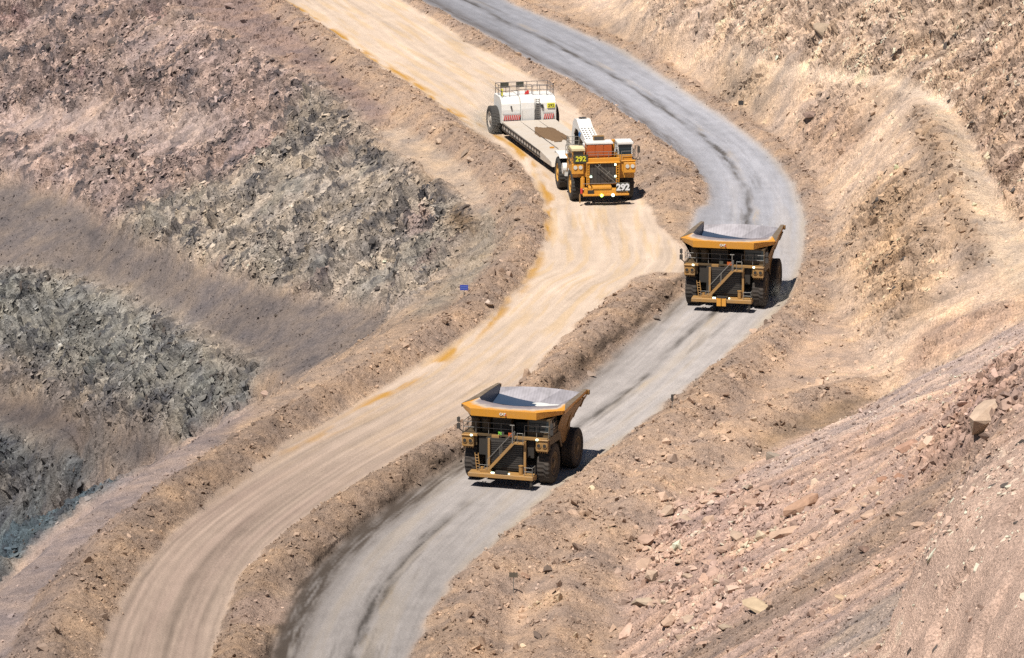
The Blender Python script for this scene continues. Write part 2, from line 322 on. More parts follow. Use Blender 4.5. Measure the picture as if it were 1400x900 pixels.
# ---- colour variation of the ground itself (patches of different soil and rock)
n1 = fbm(GX*.045, GY*.045, ZZ+1.1, 4); n2 = fbm(GX*.25, GY*.2, H1*.25, 4); n3 = fbm(GX*1.1, GY*.8, H1*1.1, 3)
offroad = (1-W['dirt_road'])*(1-W['gravel_road'])
tone = 1 + offroad*(.16*n1 + .22*n2 + .22*n3)
CL *= np.clip(tone, .45, 1.7)[..., None]
tint = np.clip(n2*.9+.25*n3, -1, 1)*offroad
CL[..., 0] *= 1+.05*tint; CL[..., 2] *= 1-.09*tint
# foliation streaks running down the faces
al = (GX*.27+GY*.96)
st = fbm((GY*.96-GX*.27)*.55, H1*.09+GX*.05, ZZ+6, 4)
face = np.clip(ROCK*1.3, 0, 1)
CL *= (1+.30*face*st)[..., None]
vio = sstep(.35, .75, fbm(GX*.09+3, GY*.09, H1*.12, 3))*face*(W['wall_purple']+W['wall_green']+W['upper_wall_red']).clip(0, 1)
CL += (.35*vio)[..., None]*(np.array((.17,.09,.095), np.float32)-CL)
grn = sstep(.1, .6, fbm(GX*.12-3, GY*.10, H1*.12+9, 3))*face*(W['wall_green']+W['wall_two']+.5*W['wall_purple']).clip(0, 1)
CL += (.30*grn)[..., None]*(np.array((.125,.135,.115), np.float32)-CL)
# scree streaks along the fall line
ss = fbm(GY*.75+.25*n2, GX*.035, ZZ+2, 4)
scr = (W['scree']-W['outcrop']).clip(0, 1)
CL *= (1+.38*scr*ss)[..., None]
slo = W['slope_low']*(1-W['upper_wall'])
CL *= (1+.20*slo*fbm(GY*.5, GX*.08, ZZ+5, 4))[..., None]

# ---- roads: wheel lanes, wet strips and ochre spill, along the running length
lw = np.array([p[:2] for p in lin(DIRT_L)]); rw = np.array([p[:2] for p in lin(DIRT_R + [(915,340),(925,372)] + ISL2_L[2:])])
dline = (resample(lw, 60)+resample(rw, 60))/2
D1, S1 = polyline_coords([tuple(p) for p in dline], GX, GY, 16)
left_d = polyline_coords([tuple(p) for p in lw], GX, GY, 9)[0]
Dw = D1+1.6*perlin(S1*.022, ZZ, ZZ+2)
t = .6*fbm(Dw*.5, S1*.03, ZZ+3, 4)+.6*fbm(D1*.7+S1*.045, S1*.02, ZZ+5, 4); t2 = fbm(Dw*2.6, S1*.09, ZZ+8, 3)*sstep(-.3, .4, fbm(S1*.05, D1*.2, ZZ+18, 2))
rut = np.exp(-((np.abs(D1+.8)-2.6)/1.0)**2)
wd = W['dirt_road']
low = sstep(PROJ(0,470,0)[1], PROJ(0,470,0)[1]+1, PY)*0 + sstep(520, 425, GY)
CL += (wd*.88*low*(.85+.25*t))[..., None].clip(0, 1)*(np.array(ROAD_LOW, np.float32)-CL)
t3 = fbm(Dw*1.5+4, S1*.016, ZZ+44, 3)
CL *= (1+wd*(.20*t+(.07+.30*low)*t3+.14*t2-.05*rut+.08*fbm(GX*.5, GY*.3, ZZ+71, 4)))[..., None]
och = sstep(.05, .55, fbm(D1*.9, S1*.06, ZZ+12, 3)+.1)*wd
edge = np.exp(-((left_d-1.3+.7*perlin(S1*.08, ZZ, ZZ+4))/.75)**2)*sstep(-.25, .35, fbm(S1*.11, D1*.6, ZZ+21, 3))
CL += (.35*och*sstep(430, 520, GY))[..., None]*(np.array((.46,.315,.15), np.float32)-CL)
CL += (np.clip(edge*wd*(.85+.5*t2), 0, .9)*sstep(430, 490, GY))[..., None]*(np.array((.36,.19,.035), np.float32)-CL)

gl = np.array([p[:2] for p in lin(ISL1_R + [(946,345),(940,380)] + ISL2_R[1:])]); gr = np.array([p[:2] for p in lin(GREY_R)])
gline = (resample(gl, 60)+resample(gr, 60))/2
D2, S2 = polyline_coords([tuple(p) for p in gline], GX, GY, 16)
gl_d = polyline_coords([tuple(p) for p in gl], GX, GY, 9)[0]; gr_d = polyline_coords([tuple(p) for p in gr], GX, GY, 9)[0]
wg = W['gravel_road']
t = fbm(D2*.8, S2*.02, ZZ+5, 4); t2 = fbm(D2*2.4, S2*.06, ZZ+1, 3); wob = .5*perlin(S2*.05, ZZ, ZZ+7)
wob = wob+.6*perlin(S2*.025, ZZ, ZZ+9)+.25*perlin(S2*.22, ZZ, ZZ+4)
fine = fbm(D2*3.2, S2*.16, ZZ+19, 3)
mid = np.exp(-((D2+.3+wob)/(.5+.35*perlin(S2*.09, ZZ, ZZ))).clip(-3, 3)**2)*(.65+.6*fine+.5*perlin(S2*.3, D2*1.2, ZZ)).clip(.1, 1.2)
mid += .35*sstep(.25, .6, fbm(D2*1.1+7, S2*.05, ZZ+23, 4))*np.exp(-(D2/3.2)**2)
mid = mid*sstep(-1.0, -.1, fbm(S2*.04, D2*.3, ZZ+31, 3))
near_vig = sstep(470, 400, GY)
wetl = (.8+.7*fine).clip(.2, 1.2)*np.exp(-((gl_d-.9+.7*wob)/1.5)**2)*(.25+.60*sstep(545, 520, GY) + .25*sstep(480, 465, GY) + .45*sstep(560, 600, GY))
CL += (wg*.85*sstep(500, 570, GY))[..., None]*(np.array((.285,.290,.300), np.float32)-CL)  # far grey road turned bluish, sky sheen put into its colour
CL *= (1-.26*wg*sstep(640, 700, GY))[..., None]
tb = fbm(D2*.42+3, S2*.028, ZZ+15, 4)
CL *= (1+wg*(.06*t+.04*t2+.16*tb+.13*fine+.10*fbm(GX*.6, GY*.4, ZZ+77, 4)))[..., None]
CL += (wg*np.clip(.38*sstep(-.1, .7, tb+.25*t2), 0, 1)*sstep(600, 540, GY))[..., None]*(np.array((.31,.255,.18), np.float32)-CL)
CL += (wg*np.clip(.95*mid, 0, .88))[..., None]*(np.array((.055,.048,.040), np.float32)-CL)
sand = np.exp(-((D2-.55+wob)/.55)**2)*sstep(-.6, .3, fbm(S2*.06, D2*.3, ZZ+35, 3))
CL += (wg*np.clip(.45*sand*sstep(-.1, .5, fbm(S2*.09, D2*.6, ZZ+37, 3))*(.6+fine), 0, .6))[..., None]*(np.array((.34,.265,.165), np.float32)-CL)
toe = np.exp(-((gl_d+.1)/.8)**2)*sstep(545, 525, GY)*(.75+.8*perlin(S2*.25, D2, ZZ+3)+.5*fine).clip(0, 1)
CL += (.9*toe)[..., None]*(np.array((.05, .037, .027), np.float32)-CL)  # damp soil; undercut shade along the berm edge is also put into this dark
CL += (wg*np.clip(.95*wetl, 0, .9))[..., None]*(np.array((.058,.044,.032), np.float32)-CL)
CL *= (1-wg*.30*near_vig)[..., None]  # vignette falloff toward the near end, painted into the grey road
sh = np.exp(-((gr_d+.2)/.9)**2)
CL += (wg*.6*sh)[..., None]*(np.array((.36,.29,.19), np.float32)-CL)
CL += (.7*0*brm*sstep(500, 470, GY))[..., None]*(np.array((.05,.036,.024), np.float32)-CL)

notch = np.zeros(GX.shape, np.float32); notch[pip(PX+.4*wx, PY+.4*wy, [(322,822),(350,815),(395,822),(386,855),(345,856),(318,848)])] = 1; notch = blur(notch, 1, 1.5)
CL += (.8*notch)[..., None]*(np.array((.30, .225, .175), np.float32)-CL)
# ---- relief: fractured rock on the faces, clods and rills elsewhere
gy_, gx_ = np.gradient(H1, DY, DX)
NN = np.stack([-gx_, -gy_, np.ones_like(H1)], -1); NN /= np.linalg.norm(NN, axis=-1)[..., None]
disp = np.zeros(GX.shape, np.float32)
rk = ROCK > .12
X_, Y_, Z_ = GX[rk], GY[rk], H1[rk]
sgn = np.where(X_ < 10, 1., -1.).astype(np.float32)
al_ = Y_*.96-sgn*X_*.27; dn_ = Z_*.8+sgn*(-X_)*.6; nr_ = sgn*X_*.6+Z_*.8
skew = al_ + .45*dn_
f1, f2, fa, _ = worley(skew/3.6+.3*perlin(X_*.3,Y_*.3,Z_*.3), dn_/6.5, nr_/4.)
big = .45*fa
f1, f2, fb, id2 = worley(skew/1.25, dn_/2.6, nr_/1.6)
med = .72*fb - .45*np.exp(-(f2-f1)/.07)
f1, f2, fc, id3 = worley(skew/.55, dn_/1.1, nr_/.7)
sml = .40*fc - .18*np.exp(-(f2-f1)/.09)
rd = ridged(skew*.16, dn_*.10, nr_*.16, 4)
oc_ = W['outcrop'][rk]
g1, g2, fo, _ = worley(skew/5.5, dn_/7., nr_/6.)
slab = 1.5*fo*sstep(0, .12, g2-g1) - .25*np.exp(-(g2-g1)/.04)
rdg = .6*ridged(skew*.24, dn_*.05, nr_*.05+3, 2)+.75*ridged(skew*.8, dn_*.13, nr_*.1, 3)
patch = sstep(-.55, .35, fbm(X_*.10, Y_*.10, Z_*.14+2, 4))
disp[rk] = ROCK[rk]*(1-oc_)*((X_ < 5)*.75*rdg + (X_ >= 5)*.45*rdg + .20*rd + np.where(X_ < 5, 1.25, 1.)*patch*(big+med*1.15) + (.35+.65*patch)*sml*1.2) + oc_*(.30*rdg+.35*med+.25*sml)
clA = sstep(-.25, .45, fbm(X_*.13+5, Y_*.10, Z_*.16, 3)); clB = sstep(-.1, .5, fbm(X_*.3, Y_*.22, Z_*.3+7, 3))
dkf = np.clip((id3 < .30)*clB*.75 + (id2 < .36)*clA*.75, 0, .9)*np.where(X_ < 5, 1., .75)*(1-oc_)
cm = np.ones(GX.shape, np.float32); cm[rk] = 1+ROCK[rk]*(.42*(id2-.5)+.34*(id3-.5))
CL *= cm[..., None]
dk = np.zeros(GX.shape, np.float32); dk[rk] = dkf*sstep(.3, .8, ROCK[rk])
CL += (.85*dk)[..., None]*(np.where((GX < 5)[..., None], np.array((.046, .047, .052), np.float32), np.array((.115, .075, .050), np.float32))-CL)  # dark rock facets that also stand in for crevice shadow
_b = blur(disp, .8, 1.1); disp = np.where(np.abs(disp-_b) > np.where(GX < 5, .60, .34), _b, disp); _b = blur(disp, 1.0, 1.4); disp += sstep(.02, .3, blur(W['outcrop'], 3, 4))*(_b-disp)
crk = np.zeros_like(disp); crk[rk] = np.exp(-((g2-g1)/.07)); 
def surf(px, py):
    """where the sight line of a surveyed photo point meets the ground"""
    for z in np.arange(75, -70, -.25):
        x, y, _ = P(px, py, z)
        if NX0 < x < NX1 and NY0 < y < NY1 and H1[int((y-NY0)/DY), int((x-NX0)/DX)] >= z: return (x, y)
    return P(px, py, 0)[:2]
for ln, dp, side in (([(1320,640),(1292,715),(1262,790),(1240,850),(1205,920)], .9, 1), ([(1400,655),(1345,705),(1312,735),(1280,770)], .8, 1), ([(1410,690),(1370,740),(1332,800),(1300,830),(1285,870),(1270,930)], .9, -1), ([(1400,790),(1375,830),(1352,870),(1340,930)], .7, -1)):
    wl = [surf(*q) for q in ln]
    wl = [tuple(q) for q in resample(wl, 24)]
    dd = polyline_coords(wl, GX, GY, 7)[0] + .35*perlin(GX*.7, GY*.7, ZZ+len(ln)) + .2*perlin(GX*2, GY*2, ZZ)
    gate = sstep(.3, .7, W['outcrop'])*(np.abs(dd) < 6)
    disp += gate*(-.55*dp*np.exp(-(dd/.26)**2)*sstep(-.5, .1, perlin(GX*.35, GY*.35, ZZ+77+len(ln))) + .35*sstep(-.15, .5, side*dd)*np.exp(-np.abs(dd)/3.))
clod = GRAV*(.10*fbm(GX*.55, GY*.55, ZZ+.5, 3) + .10*np.abs(perlin(GX*1.3, GY*1.1, ZZ+3)) + .07*perlin(GX*2.4, GY*1.9, ZZ+6))
disp += clod*offroad*1.5
disp += offroad*(1-ROCK).clip(0, 1)*.22*fbm(GX*.14, GY*.14, ZZ+13, 3)
disp += scr*(.30*ss + .12*fbm(GY*2.2, GX*.12, ZZ+9, 3)) + slo*.35*fbm(GY*.5, GX*.08, ZZ+5, 4)
CL += (.8*W['outcrop'])[..., None]*(np.array((.50,.37,.285), np.float32)*(1+.22*n2+.12*n3)[..., None]-CL)
disp += brm*(.12*fbm(GX*1.1, GY*1.1, ZZ+17, 3))
disp += W['dirt_road']*(.02*t - .05*rut) + wg*(.03*t - .05*mid)
step = .42*sstep(.15, -.40, gl_d+.5*perlin(GX*.5, GY*.5, ZZ+55))*sstep(-.35, .2, perlin(GX*.12, GY*.12, ZZ+57))*sstep(-2.6, -.8, gl_d)*sstep(.02, .25, BERM)*sstep(505, 480, GY)*(.75+.5*perlin(GX*.3, GY*.3, ZZ+51))
disp += step
disp = disp.astype(np.float32)
VX = GX+NN[..., 0]*disp; VY = GY+NN[..., 1]*disp; VZ = H1+NN[..., 2]*disp
_l = CL.mean(-1, keepdims=True); CL = (_l+1.17*(CL-_l))*np.array((1.01, 1., 1.07), np.float32)
CL = np.clip(CL, .012, .62)

def height_at(x, y):
    i = (x-NX0)/DX; j = (y-NY0)/DY; i0 = int(min(max(i, 0), nx-2)); j0 = int(min(max(j, 0), ny-2)); a = i-i0; b = j-j0
    return float((VZ[j0,i0]*(1-a)+VZ[j0,i0+1]*a)*(1-b)+(VZ[j0+1,i0]*(1-a)+VZ[j0+1,i0+1]*a)*b)

# ------------------------------------------------------------------ materials
def new_mat(name):
    m = bpy.data.materials.new(name); m.use_nodes = True
    return m, m.node_tree, m.node_tree.nodes['Principled BSDF']

def earth_material(name, rough=.95, n_scale=3.5, amp=.35, bump=.35, bscale=5.):
    m, nt, b = new_mat(name); N = nt.nodes; L = nt.links
    at = N.new('ShaderNodeAttribute'); at.attribute_name = 'soil'
    tc = N.new('ShaderNodeTexCoord')
    n = N.new('ShaderNodeTexNoise'); n.inputs['Scale'].default_value = n_scale; n.inputs['Detail'].default_value = 6; n.inputs['Roughness'].default_value = .72
    mp = N.new('ShaderNodeMapRange'); mp.inputs[1].default_value = .25; mp.inputs[2].default_value = .75; mp.inputs[3].default_value = 1-amp; mp.inputs[4].default_value = 1+amp
    mu = N.new('ShaderNodeVectorMath'); mu.operation = 'SCALE'
    L.new(tc.outputs['Object'], n.inputs['Vector']); L.new(n.outputs['Fac'], mp.inputs[0]); L.new(at.outputs['Color'], mu.inputs[0]); L.new(mp.outputs[0], mu.inputs['Scale'])
    L.new(mu.outputs[0], b.inputs['Base Color']); b.inputs['Roughness'].default_value = rough; b.inputs['Specular IOR Level'].default_value = .15
    if bump:
        n2 = N.new('ShaderNodeTexNoise'); n2.inputs['Scale'].default_value = bscale; n2.inputs['Detail'].default_value = 5; n2.inputs['Roughness'].default_value = .7
        bp = N.new('ShaderNodeBump'); bp.inputs['Strength'].default_value = bump; bp.inputs['Distance'].default_value = .25
        L.new(tc.outputs['Object'], n2.inputs['Vector']); L.new(n2.outputs['Fac'], bp.inputs['Height']); L.new(bp.outputs[0], b.inputs['Normal'])
    return m
M_ROCK = earth_material('rock', n_scale=5., amp=.60, bump=1., bscale=3.2)
M_SOIL = earth_material('soil', n_scale=6.5, amp=.60, bump=1., bscale=5.)
M_ROAD = earth_material('road dirt', n_scale=6., amp=.30, bump=.5, bscale=6.)
M_STONE = earth_material('stone', n_scale=1.2, amp=.25, bump=.3, bscale=3.)

def raw_mesh(name, co, faces, col, mat, fsize=4):
    me = bpy.data.meshes.new(name)
    me.vertices.add(len(co)); me.vertices.foreach_set('co', np.ascontiguousarray(co, np.float32).ravel())
    me.loops.add(faces.size); me.loops.foreach_set('vertex_index', np.ascontiguousarray(faces, np.int32).ravel())
    me.polygons.add(len(faces)); me.polygons.foreach_set('loop_start', np.arange(0, faces.size, fsize, dtype=np.int32))
    me.update()
    a = me.attributes.new('soil', 'FLOAT_COLOR', 'POINT')
    a.data.foreach_set('color', np.concatenate([col, np.ones((len(col), 1))], 1).astype(np.float32).ravel())
    me.materials.append(mat); me.validate(); me.polygons.foreach_set('use_smooth', np.zeros(len(me.polygons), bool))
    o = bpy.data.objects.new(name, me); COL.objects.link(o)
    return o

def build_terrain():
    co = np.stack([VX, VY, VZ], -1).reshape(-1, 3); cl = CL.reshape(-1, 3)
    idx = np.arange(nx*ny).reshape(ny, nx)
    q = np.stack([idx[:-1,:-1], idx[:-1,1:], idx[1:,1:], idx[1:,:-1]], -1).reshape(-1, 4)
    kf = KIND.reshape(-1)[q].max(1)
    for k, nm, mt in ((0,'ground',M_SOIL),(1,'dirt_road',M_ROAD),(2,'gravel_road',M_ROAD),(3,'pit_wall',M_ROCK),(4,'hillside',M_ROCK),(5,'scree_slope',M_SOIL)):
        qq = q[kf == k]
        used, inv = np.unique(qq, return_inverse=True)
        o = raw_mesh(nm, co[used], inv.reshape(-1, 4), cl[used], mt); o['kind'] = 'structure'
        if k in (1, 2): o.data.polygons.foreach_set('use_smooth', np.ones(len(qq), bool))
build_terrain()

# ------------------------------------------------------------------ loose stones
def stone_shape(seed, n=11):
    r = random.Random(seed); bm = bmesh.new(); st = (r.uniform(.85,1.3), r.uniform(.65,1.0), r.uniform(.5,.8))
    for _ in range(n):
        d = Vector((r.gauss(0,1), r.gauss(0,1), r.gauss(0,1))).normalized()*r.uniform(.8, 1.08)
        bm.verts.new((d.x*st[0], d.y*st[1], d.z*st[2]))
    bmesh.ops.convex_hull(bm, input=bm.verts)
    bmesh.ops.delete(bm, geom=[v for v in bm.verts if not v.link_faces], context='VERTS')
    bmesh.ops.triangulate(bm, faces=bm.faces); bmesh.ops.recalc_face_normals(bm, faces=bm.faces)
    bm.verts.ensure_lookup_table(); bm.verts.index_update()
    v = np.array([x.co[:] for x in bm.verts]); f = np.array([[x.index for x in q.verts] for q in bm.faces]); bm.free()
    return v, f
SHAPES = [stone_shape(i, 8+i%4) for i in range(14)]

def rot_rand(n):
    q = RNG.normal(size=(n, 4)); q /= np.linalg.norm(q, axis=1)[:, None]; w, x, y, z = q.T
    return np.stack([np.stack([1-2*(y*y+z*z), 2*(x*y-z*w), 2*(x*z+y*w)], -1), np.stack([2*(x*y+z*w), 1-2*(x*x+z*z), 2*(y*z-x*w)], -1), np.stack([2*(x*z-y*w), 2*(y*z+x*w), 1-2*(x*x+y*y)], -1)], 1)

NRM = None
def surface_frames(pick):
    """downslope direction and normal of the surface at grid points"""
    n = NN.reshape(-1, 3)[pick].astype(np.float64)
    d = np.stack([-n[:, 0]*n[:, 2], -n[:, 1]*n[:, 2], n[:, 0]**2+n[:, 1]**2], -1)*-1
    d /= np.linalg.norm(d, axis=1)[:, None]+1e-9
    return d, n

def scatter(name, weight, n, smin, smax, power, bright=(.75, 1.25), sink=.25, aligned=False, tint=None):
    w = weight.reshape(-1).astype(np.float64); w = w/w.sum()
    pick = RNG.choice(len(w), n, p=w)
    base = np.stack([VX, VY, VZ], -1).reshape(-1, 3)[pick] + RNG.normal(size=(n, 3))*np.array([.1, .15, 0])*(0 if aligned else 1)
    size = smin*(1-RNG.random(n)*(1-(smax/smin)**(-power)))**(-1/power)
    col = CL.reshape(-1, 3)[pick]*RNG.uniform(*bright, (n, 1))
    if tint is not None:
        q = RNG.random(n) < tint[0]; col[q] = np.array(tint[1])*RNG.uniform(.6, 1.3, (q.sum(), 1))
    if aligned:
        d, nn = surface_frames(pick); e = np.cross(nn, d); a = RNG.normal(size=n)*.35+.25; ca, sa = np.cos(a)[:, None], np.sin(a)[:, None]
        u = d*ca+e*sa; v = -d*sa+e*ca; t = RNG.normal(size=n)*.35; ct, s2 = np.cos(t)[:, None], np.sin(t)[:, None]
        u, nn2 = u*ct+nn*s2, -u*s2+nn*ct
        ln = RNG.uniform(1.0, 1.65, (n, 1)); rot = np.stack([u*ln, v*.85, nn2*.8], -1)
        base = base - nn*(size*sink)[:, None]
    else: rot = rot_rand(n)
    col = np.minimum(col, .50)
    kind = RNG.integers(0, len(SHAPES), n)
    VV, FF, CC = [], [], []; off = 0
    for k, (v, f) in enumerate(SHAPES):
        ix = np.flatnonzero(kind == k)
        if not len(ix): continue
        p = np.einsum('nij,vj->nvi', rot[ix], v)*size[ix][:, None, None]; p += base[ix][:, None, :]
        if not aligned: p[..., 2] += (size[ix]*(.5-sink))[:, None]
        ff = f[None]+(np.arange(len(ix))*len(v))[:, None, None]+off
        VV.append(p.reshape(-1, 3)); FF.append(ff.reshape(-1, 3)); CC.append(np.repeat(col[ix], len(v), 0)); off += len(ix)*len(v)
    o = raw_mesh(name, np.concatenate(VV), np.concatenate(FF), np.concatenate(CC), M_STONE, 3); o['kind'] = 'stuff'
    return o
frame = ((PX > -60) & (PX < 1460) & (PY > -40) & (PY < 960)).astype(np.float32)
area = 1/NN[..., 2].clip(.3, 1)
clump = sstep(-.2, .6, fbm(GX*.2, GY*.2, ZZ+41, 3)); clump2 = sstep(-.1, .5, fbm(GX*.45, GY*.3, ZZ+61, 3))
rocky = sstep(.3, .8, ROCK)*(1-.92*(W['outcrop']-W['outcrop_dark']).clip(0, 1))*area
brk = sstep(-.35, .45, fbm((GY*.96-GX*.27)*.16, H1*.09, GX*.06+4, 4))
scatter('broken_rock', frame*rocky*np.where(GX < 5, 1., .8)*(.12+brk), 130000, .09, .62, 2.3, (.55, 1.40), .22, True, (.11, (.075, .062, .055)))
wsm = frame*offroad*area*(.30*GRAV + .5*brm*GRAV + .8*W['rockfall'] + .3*scr)*(.2+.5*clump+.5*clump2)
scatter('gravel', wsm, 90000, .06, .36, 2.5, (.6, 1.35))
wbig = frame*offroad*(.8*W['rockfall']*clump2 + .12*scr*clump*clump2 + .22*W['slope_rocks_c']*clump2 + .25*W['slope_rocks_b']*clump2 + .22*W['slope_rocks_a'] + .07*brm*clump2 + .02*slo*clump2 + .16*W['windrow_right'] + .35*W['scree_rock_top'] + .06*W['flat_right']*clump + .10*W['rim_top']*clump2)
scatter('rubble', wbig, 4200, .22, .85, 2.6, (.75, 1.2))

# ------------------------------------------------------------------ paint, steel, rubber, glass
def paint(name, col, rough=.45, dust=.25, dust_col=(.30,.23,.15), metal=0., nscale=.9):
    m, nt, b = new_mat(name); N = nt.nodes; L = nt.links
    tc = N.new('ShaderNodeTexCoord'); n = N.new('ShaderNodeTexNoise'); n.inputs['Scale'].default_value = nscale; n.inputs['Detail'].default_value = 6; n.inputs['Roughness'].default_value = .7
    mp = N.new('ShaderNodeMapRange'); mp.inputs[1].default_value = .35; mp.inputs[2].default_value = .75; mp.inputs[3].default_value = dust*.25; mp.inputs[4].default_value = min(1, dust*1.8)
    mx = N.new('ShaderNodeMix'); mx.data_type = 'RGBA'
    mx.inputs['A'].default_value = (*col, 1); mx.inputs['B'].default_value = (*dust_col, 1)
    L.new(tc.outputs['Object'], n.inputs['Vector']); L.new(n.outputs['Fac'], mp.inputs[0]); L.new(mp.outputs[0], mx.inputs['Factor']); L.new(mx.outputs['Result'], b.inputs['Base Color'])
    b.inputs['Roughness'].default_value = rough; b.inputs['Metallic'].default_value = metal
    return m
def glow(name, col, e):
    m, nt, b = new_mat(name); b.inputs['Base Color'].default_value = (*col, 1); b.inputs['Emission Color'].default_value = (*col, 1); b.inputs['Emission Strength'].default_value = e
    return m
YEL = paint('yellow paint', (.60,.255,.014), .42, .16)
YELD = paint('dusty yellow paint', (.33,.165,.036), .6, .40, (.19,.14,.085))
ORG = paint('orange hood paint', (.40,.075,.008), .5, .06)
WHT = paint('white paint', (.66,.65,.63), .45, .26, (.55,.46,.34))
DECKM = paint('pale worn deck steel', (.46,.41,.36), .7, .35, (.42,.33,.23), nscale=.5)
BLK = paint('black paint', (.022,.023,.026), .5, .10)
DRK = paint('dark grimy steel', (.017,.015,.013), .7, .2, (.06,.042,.027))
BRN_SHADE = paint('grimy canopy-shade brown steel', (.085,.052,.02), .6, .3, (.095,.068,.042))  # parts under the canopy; its shade is worked into this dark brown
SIDE_SHADE = paint('grimy shaded yellow side plate', (.27,.135,.028), .6, .4, (.15,.10,.055))  # yellow plate darkened, the shade on the tray sides put into the paint
RUB = paint('rubber', (.022,.021,.021), .85, .16, (.12,.095,.07))
RUBD = paint('dusty rubber', (.022,.020,.019), .9, .40, (.085,.062,.045))
RIMY = paint('yellow rim', (.58,.28,.03), .5, .25)
RIMD = paint('dusty rim', (.13,.085,.04), .7, .5, (.11,.08,.055))
GLS, _nt, _b = new_mat('dark cab glass'); _b.inputs['Base Color'].default_value = (.012,.02,.024,1); _b.inputs['Roughness'].default_value = .08; _b.inputs['Specular IOR Level'].default_value = .6
RAIL = paint('grey rail', (.14,.135,.125), .5, .15)
REDM = paint('red paint', (.55,.02,.02), .5, .1)
LENS = paint('lamp lens', (.55,.55,.52), .2, .15)
LAMPON = glow('lit white lamp', (.75,1.,.80), 3.); LAMPY = glow('lit green-yellow lamp', (.55,1.,.12), 4.)
DIGY = paint('yellow lettering', (.66,.62,.03), .6, .05); DIGW = paint('grey lettering', (.62,.63,.64), .6, .05); DIGG = paint('green lettering', (.25,.75,.08), .6, .05)
BOARD = paint('dark number board', (.025,.03,.022), .6, .08)
SIGNY = paint('yellow number panel', (.80,.74,.05), .5, .03)
BLUE = paint('blue sign face', (.015,.045,.34), .45, .08)
BLUM = paint('blue fitting', (.02,.16,.42), .5, .1)

def worn_tray():
    """inside of the tray: bare polished steel, pale where rock slides out, yellow paint left along the canopy edge"""
    m, nt, b = new_mat('worn tray steel'); N = nt.nodes; L = nt.links
    tc = N.new('ShaderNodeTexCoord'); sp = N.new('ShaderNodeSeparateXYZ'); L.new(tc.outputs['Object'], sp.inputs[0])
    n = N.new('ShaderNodeTexNoise'); n.inputs['Scale'].default_value = .8; n.inputs['Detail'].default_value = 6; n.inputs['Roughness'].default_value = .65; L.new(tc.outputs['Object'], n.inputs['Vector'])
    wv = N.new('ShaderNodeTexWave'); wv.inputs['Scale'].default_value = 1.1; wv.inputs['Distortion'].default_value = .3; wv.bands_direction = 'X'; L.new(tc.outputs['Object'], wv.inputs['Vector'])
    r = N.new('ShaderNodeValToRGB'); e = r.color_ramp.elements; e[0].position = .32; e[0].color = (.14,.128,.138,1); e[1].position = .72; e[1].color = (.265,.245,.265,1)
    mx = N.new('ShaderNodeMix'); mx.data_type = 'RGBA'; mx.blend_type = 'MULTIPLY'; mx.inputs['Factor'].default_value = .12
    L.new(n.outputs['Fac'], r.inputs[0]); L.new(r.outputs[0], mx.inputs['A']); L.new(wv.outputs['Color'], mx.inputs['B']); L.new(mx.outputs['Result'], b.inputs['Base Color'])
    b.inputs['Roughness'].default_value = .55; b.inputs['Metallic'].default_value = .25
    return m
TRAY = worn_tray()
POLISH_SKY = paint('polished sky-blue floor steel', (.03,.055,.10), .42, .06, (.15,.15,.16), .3, nscale=.5)  # blue sky reflection and tray shade put into the steel's colour
def canopy_paint():
    """canopy plate: yellow along its rim, rubbed to pale then grey steel towards the opening"""
    m, nt, b = new_mat('rubbed canopy paint'); N = nt.nodes; L = nt.links
    at = N.new('ShaderNodeAttribute'); at.attribute_name = 'wear'
    n = N.new('ShaderNodeTexNoise'); n.inputs['Scale'].default_value = 1.6; n.inputs['Detail'].default_value = 5
    tc = N.new('ShaderNodeTexCoord'); L.new(tc.outputs['Object'], n.inputs['Vector'])
    ad = N.new('ShaderNodeMath'); ad.operation = 'MULTIPLY_ADD'; ad.inputs[1].default_value = .5; ad.inputs[2].default_value = -.25
    a2 = N.new('ShaderNodeMath'); a2.operation = 'ADD'; L.new(n.outputs['Fac'], ad.inputs[0]); L.new(ad.outputs[0], a2.inputs[0]); L.new(at.outputs['Fac'], a2.inputs[1])
    r = N.new('ShaderNodeValToRGB'); e = r.color_ramp.elements; e[0].position = .30; e[0].color = (.60,.255,.014,1); e[1].position = .92; e[1].color = (.20,.165,.165,1)
    k = e.new(.56); k.color = (.50,.40,.30,1); k = e.new(.72); k.color = (.27,.22,.21,1)
    L.new(a2.outputs[0], r.inputs[0]); L.new(r.outputs[0], b.inputs['Base Color']); b.inputs['Roughness'].default_value = .5
    return m
CANOPY = canopy_paint()

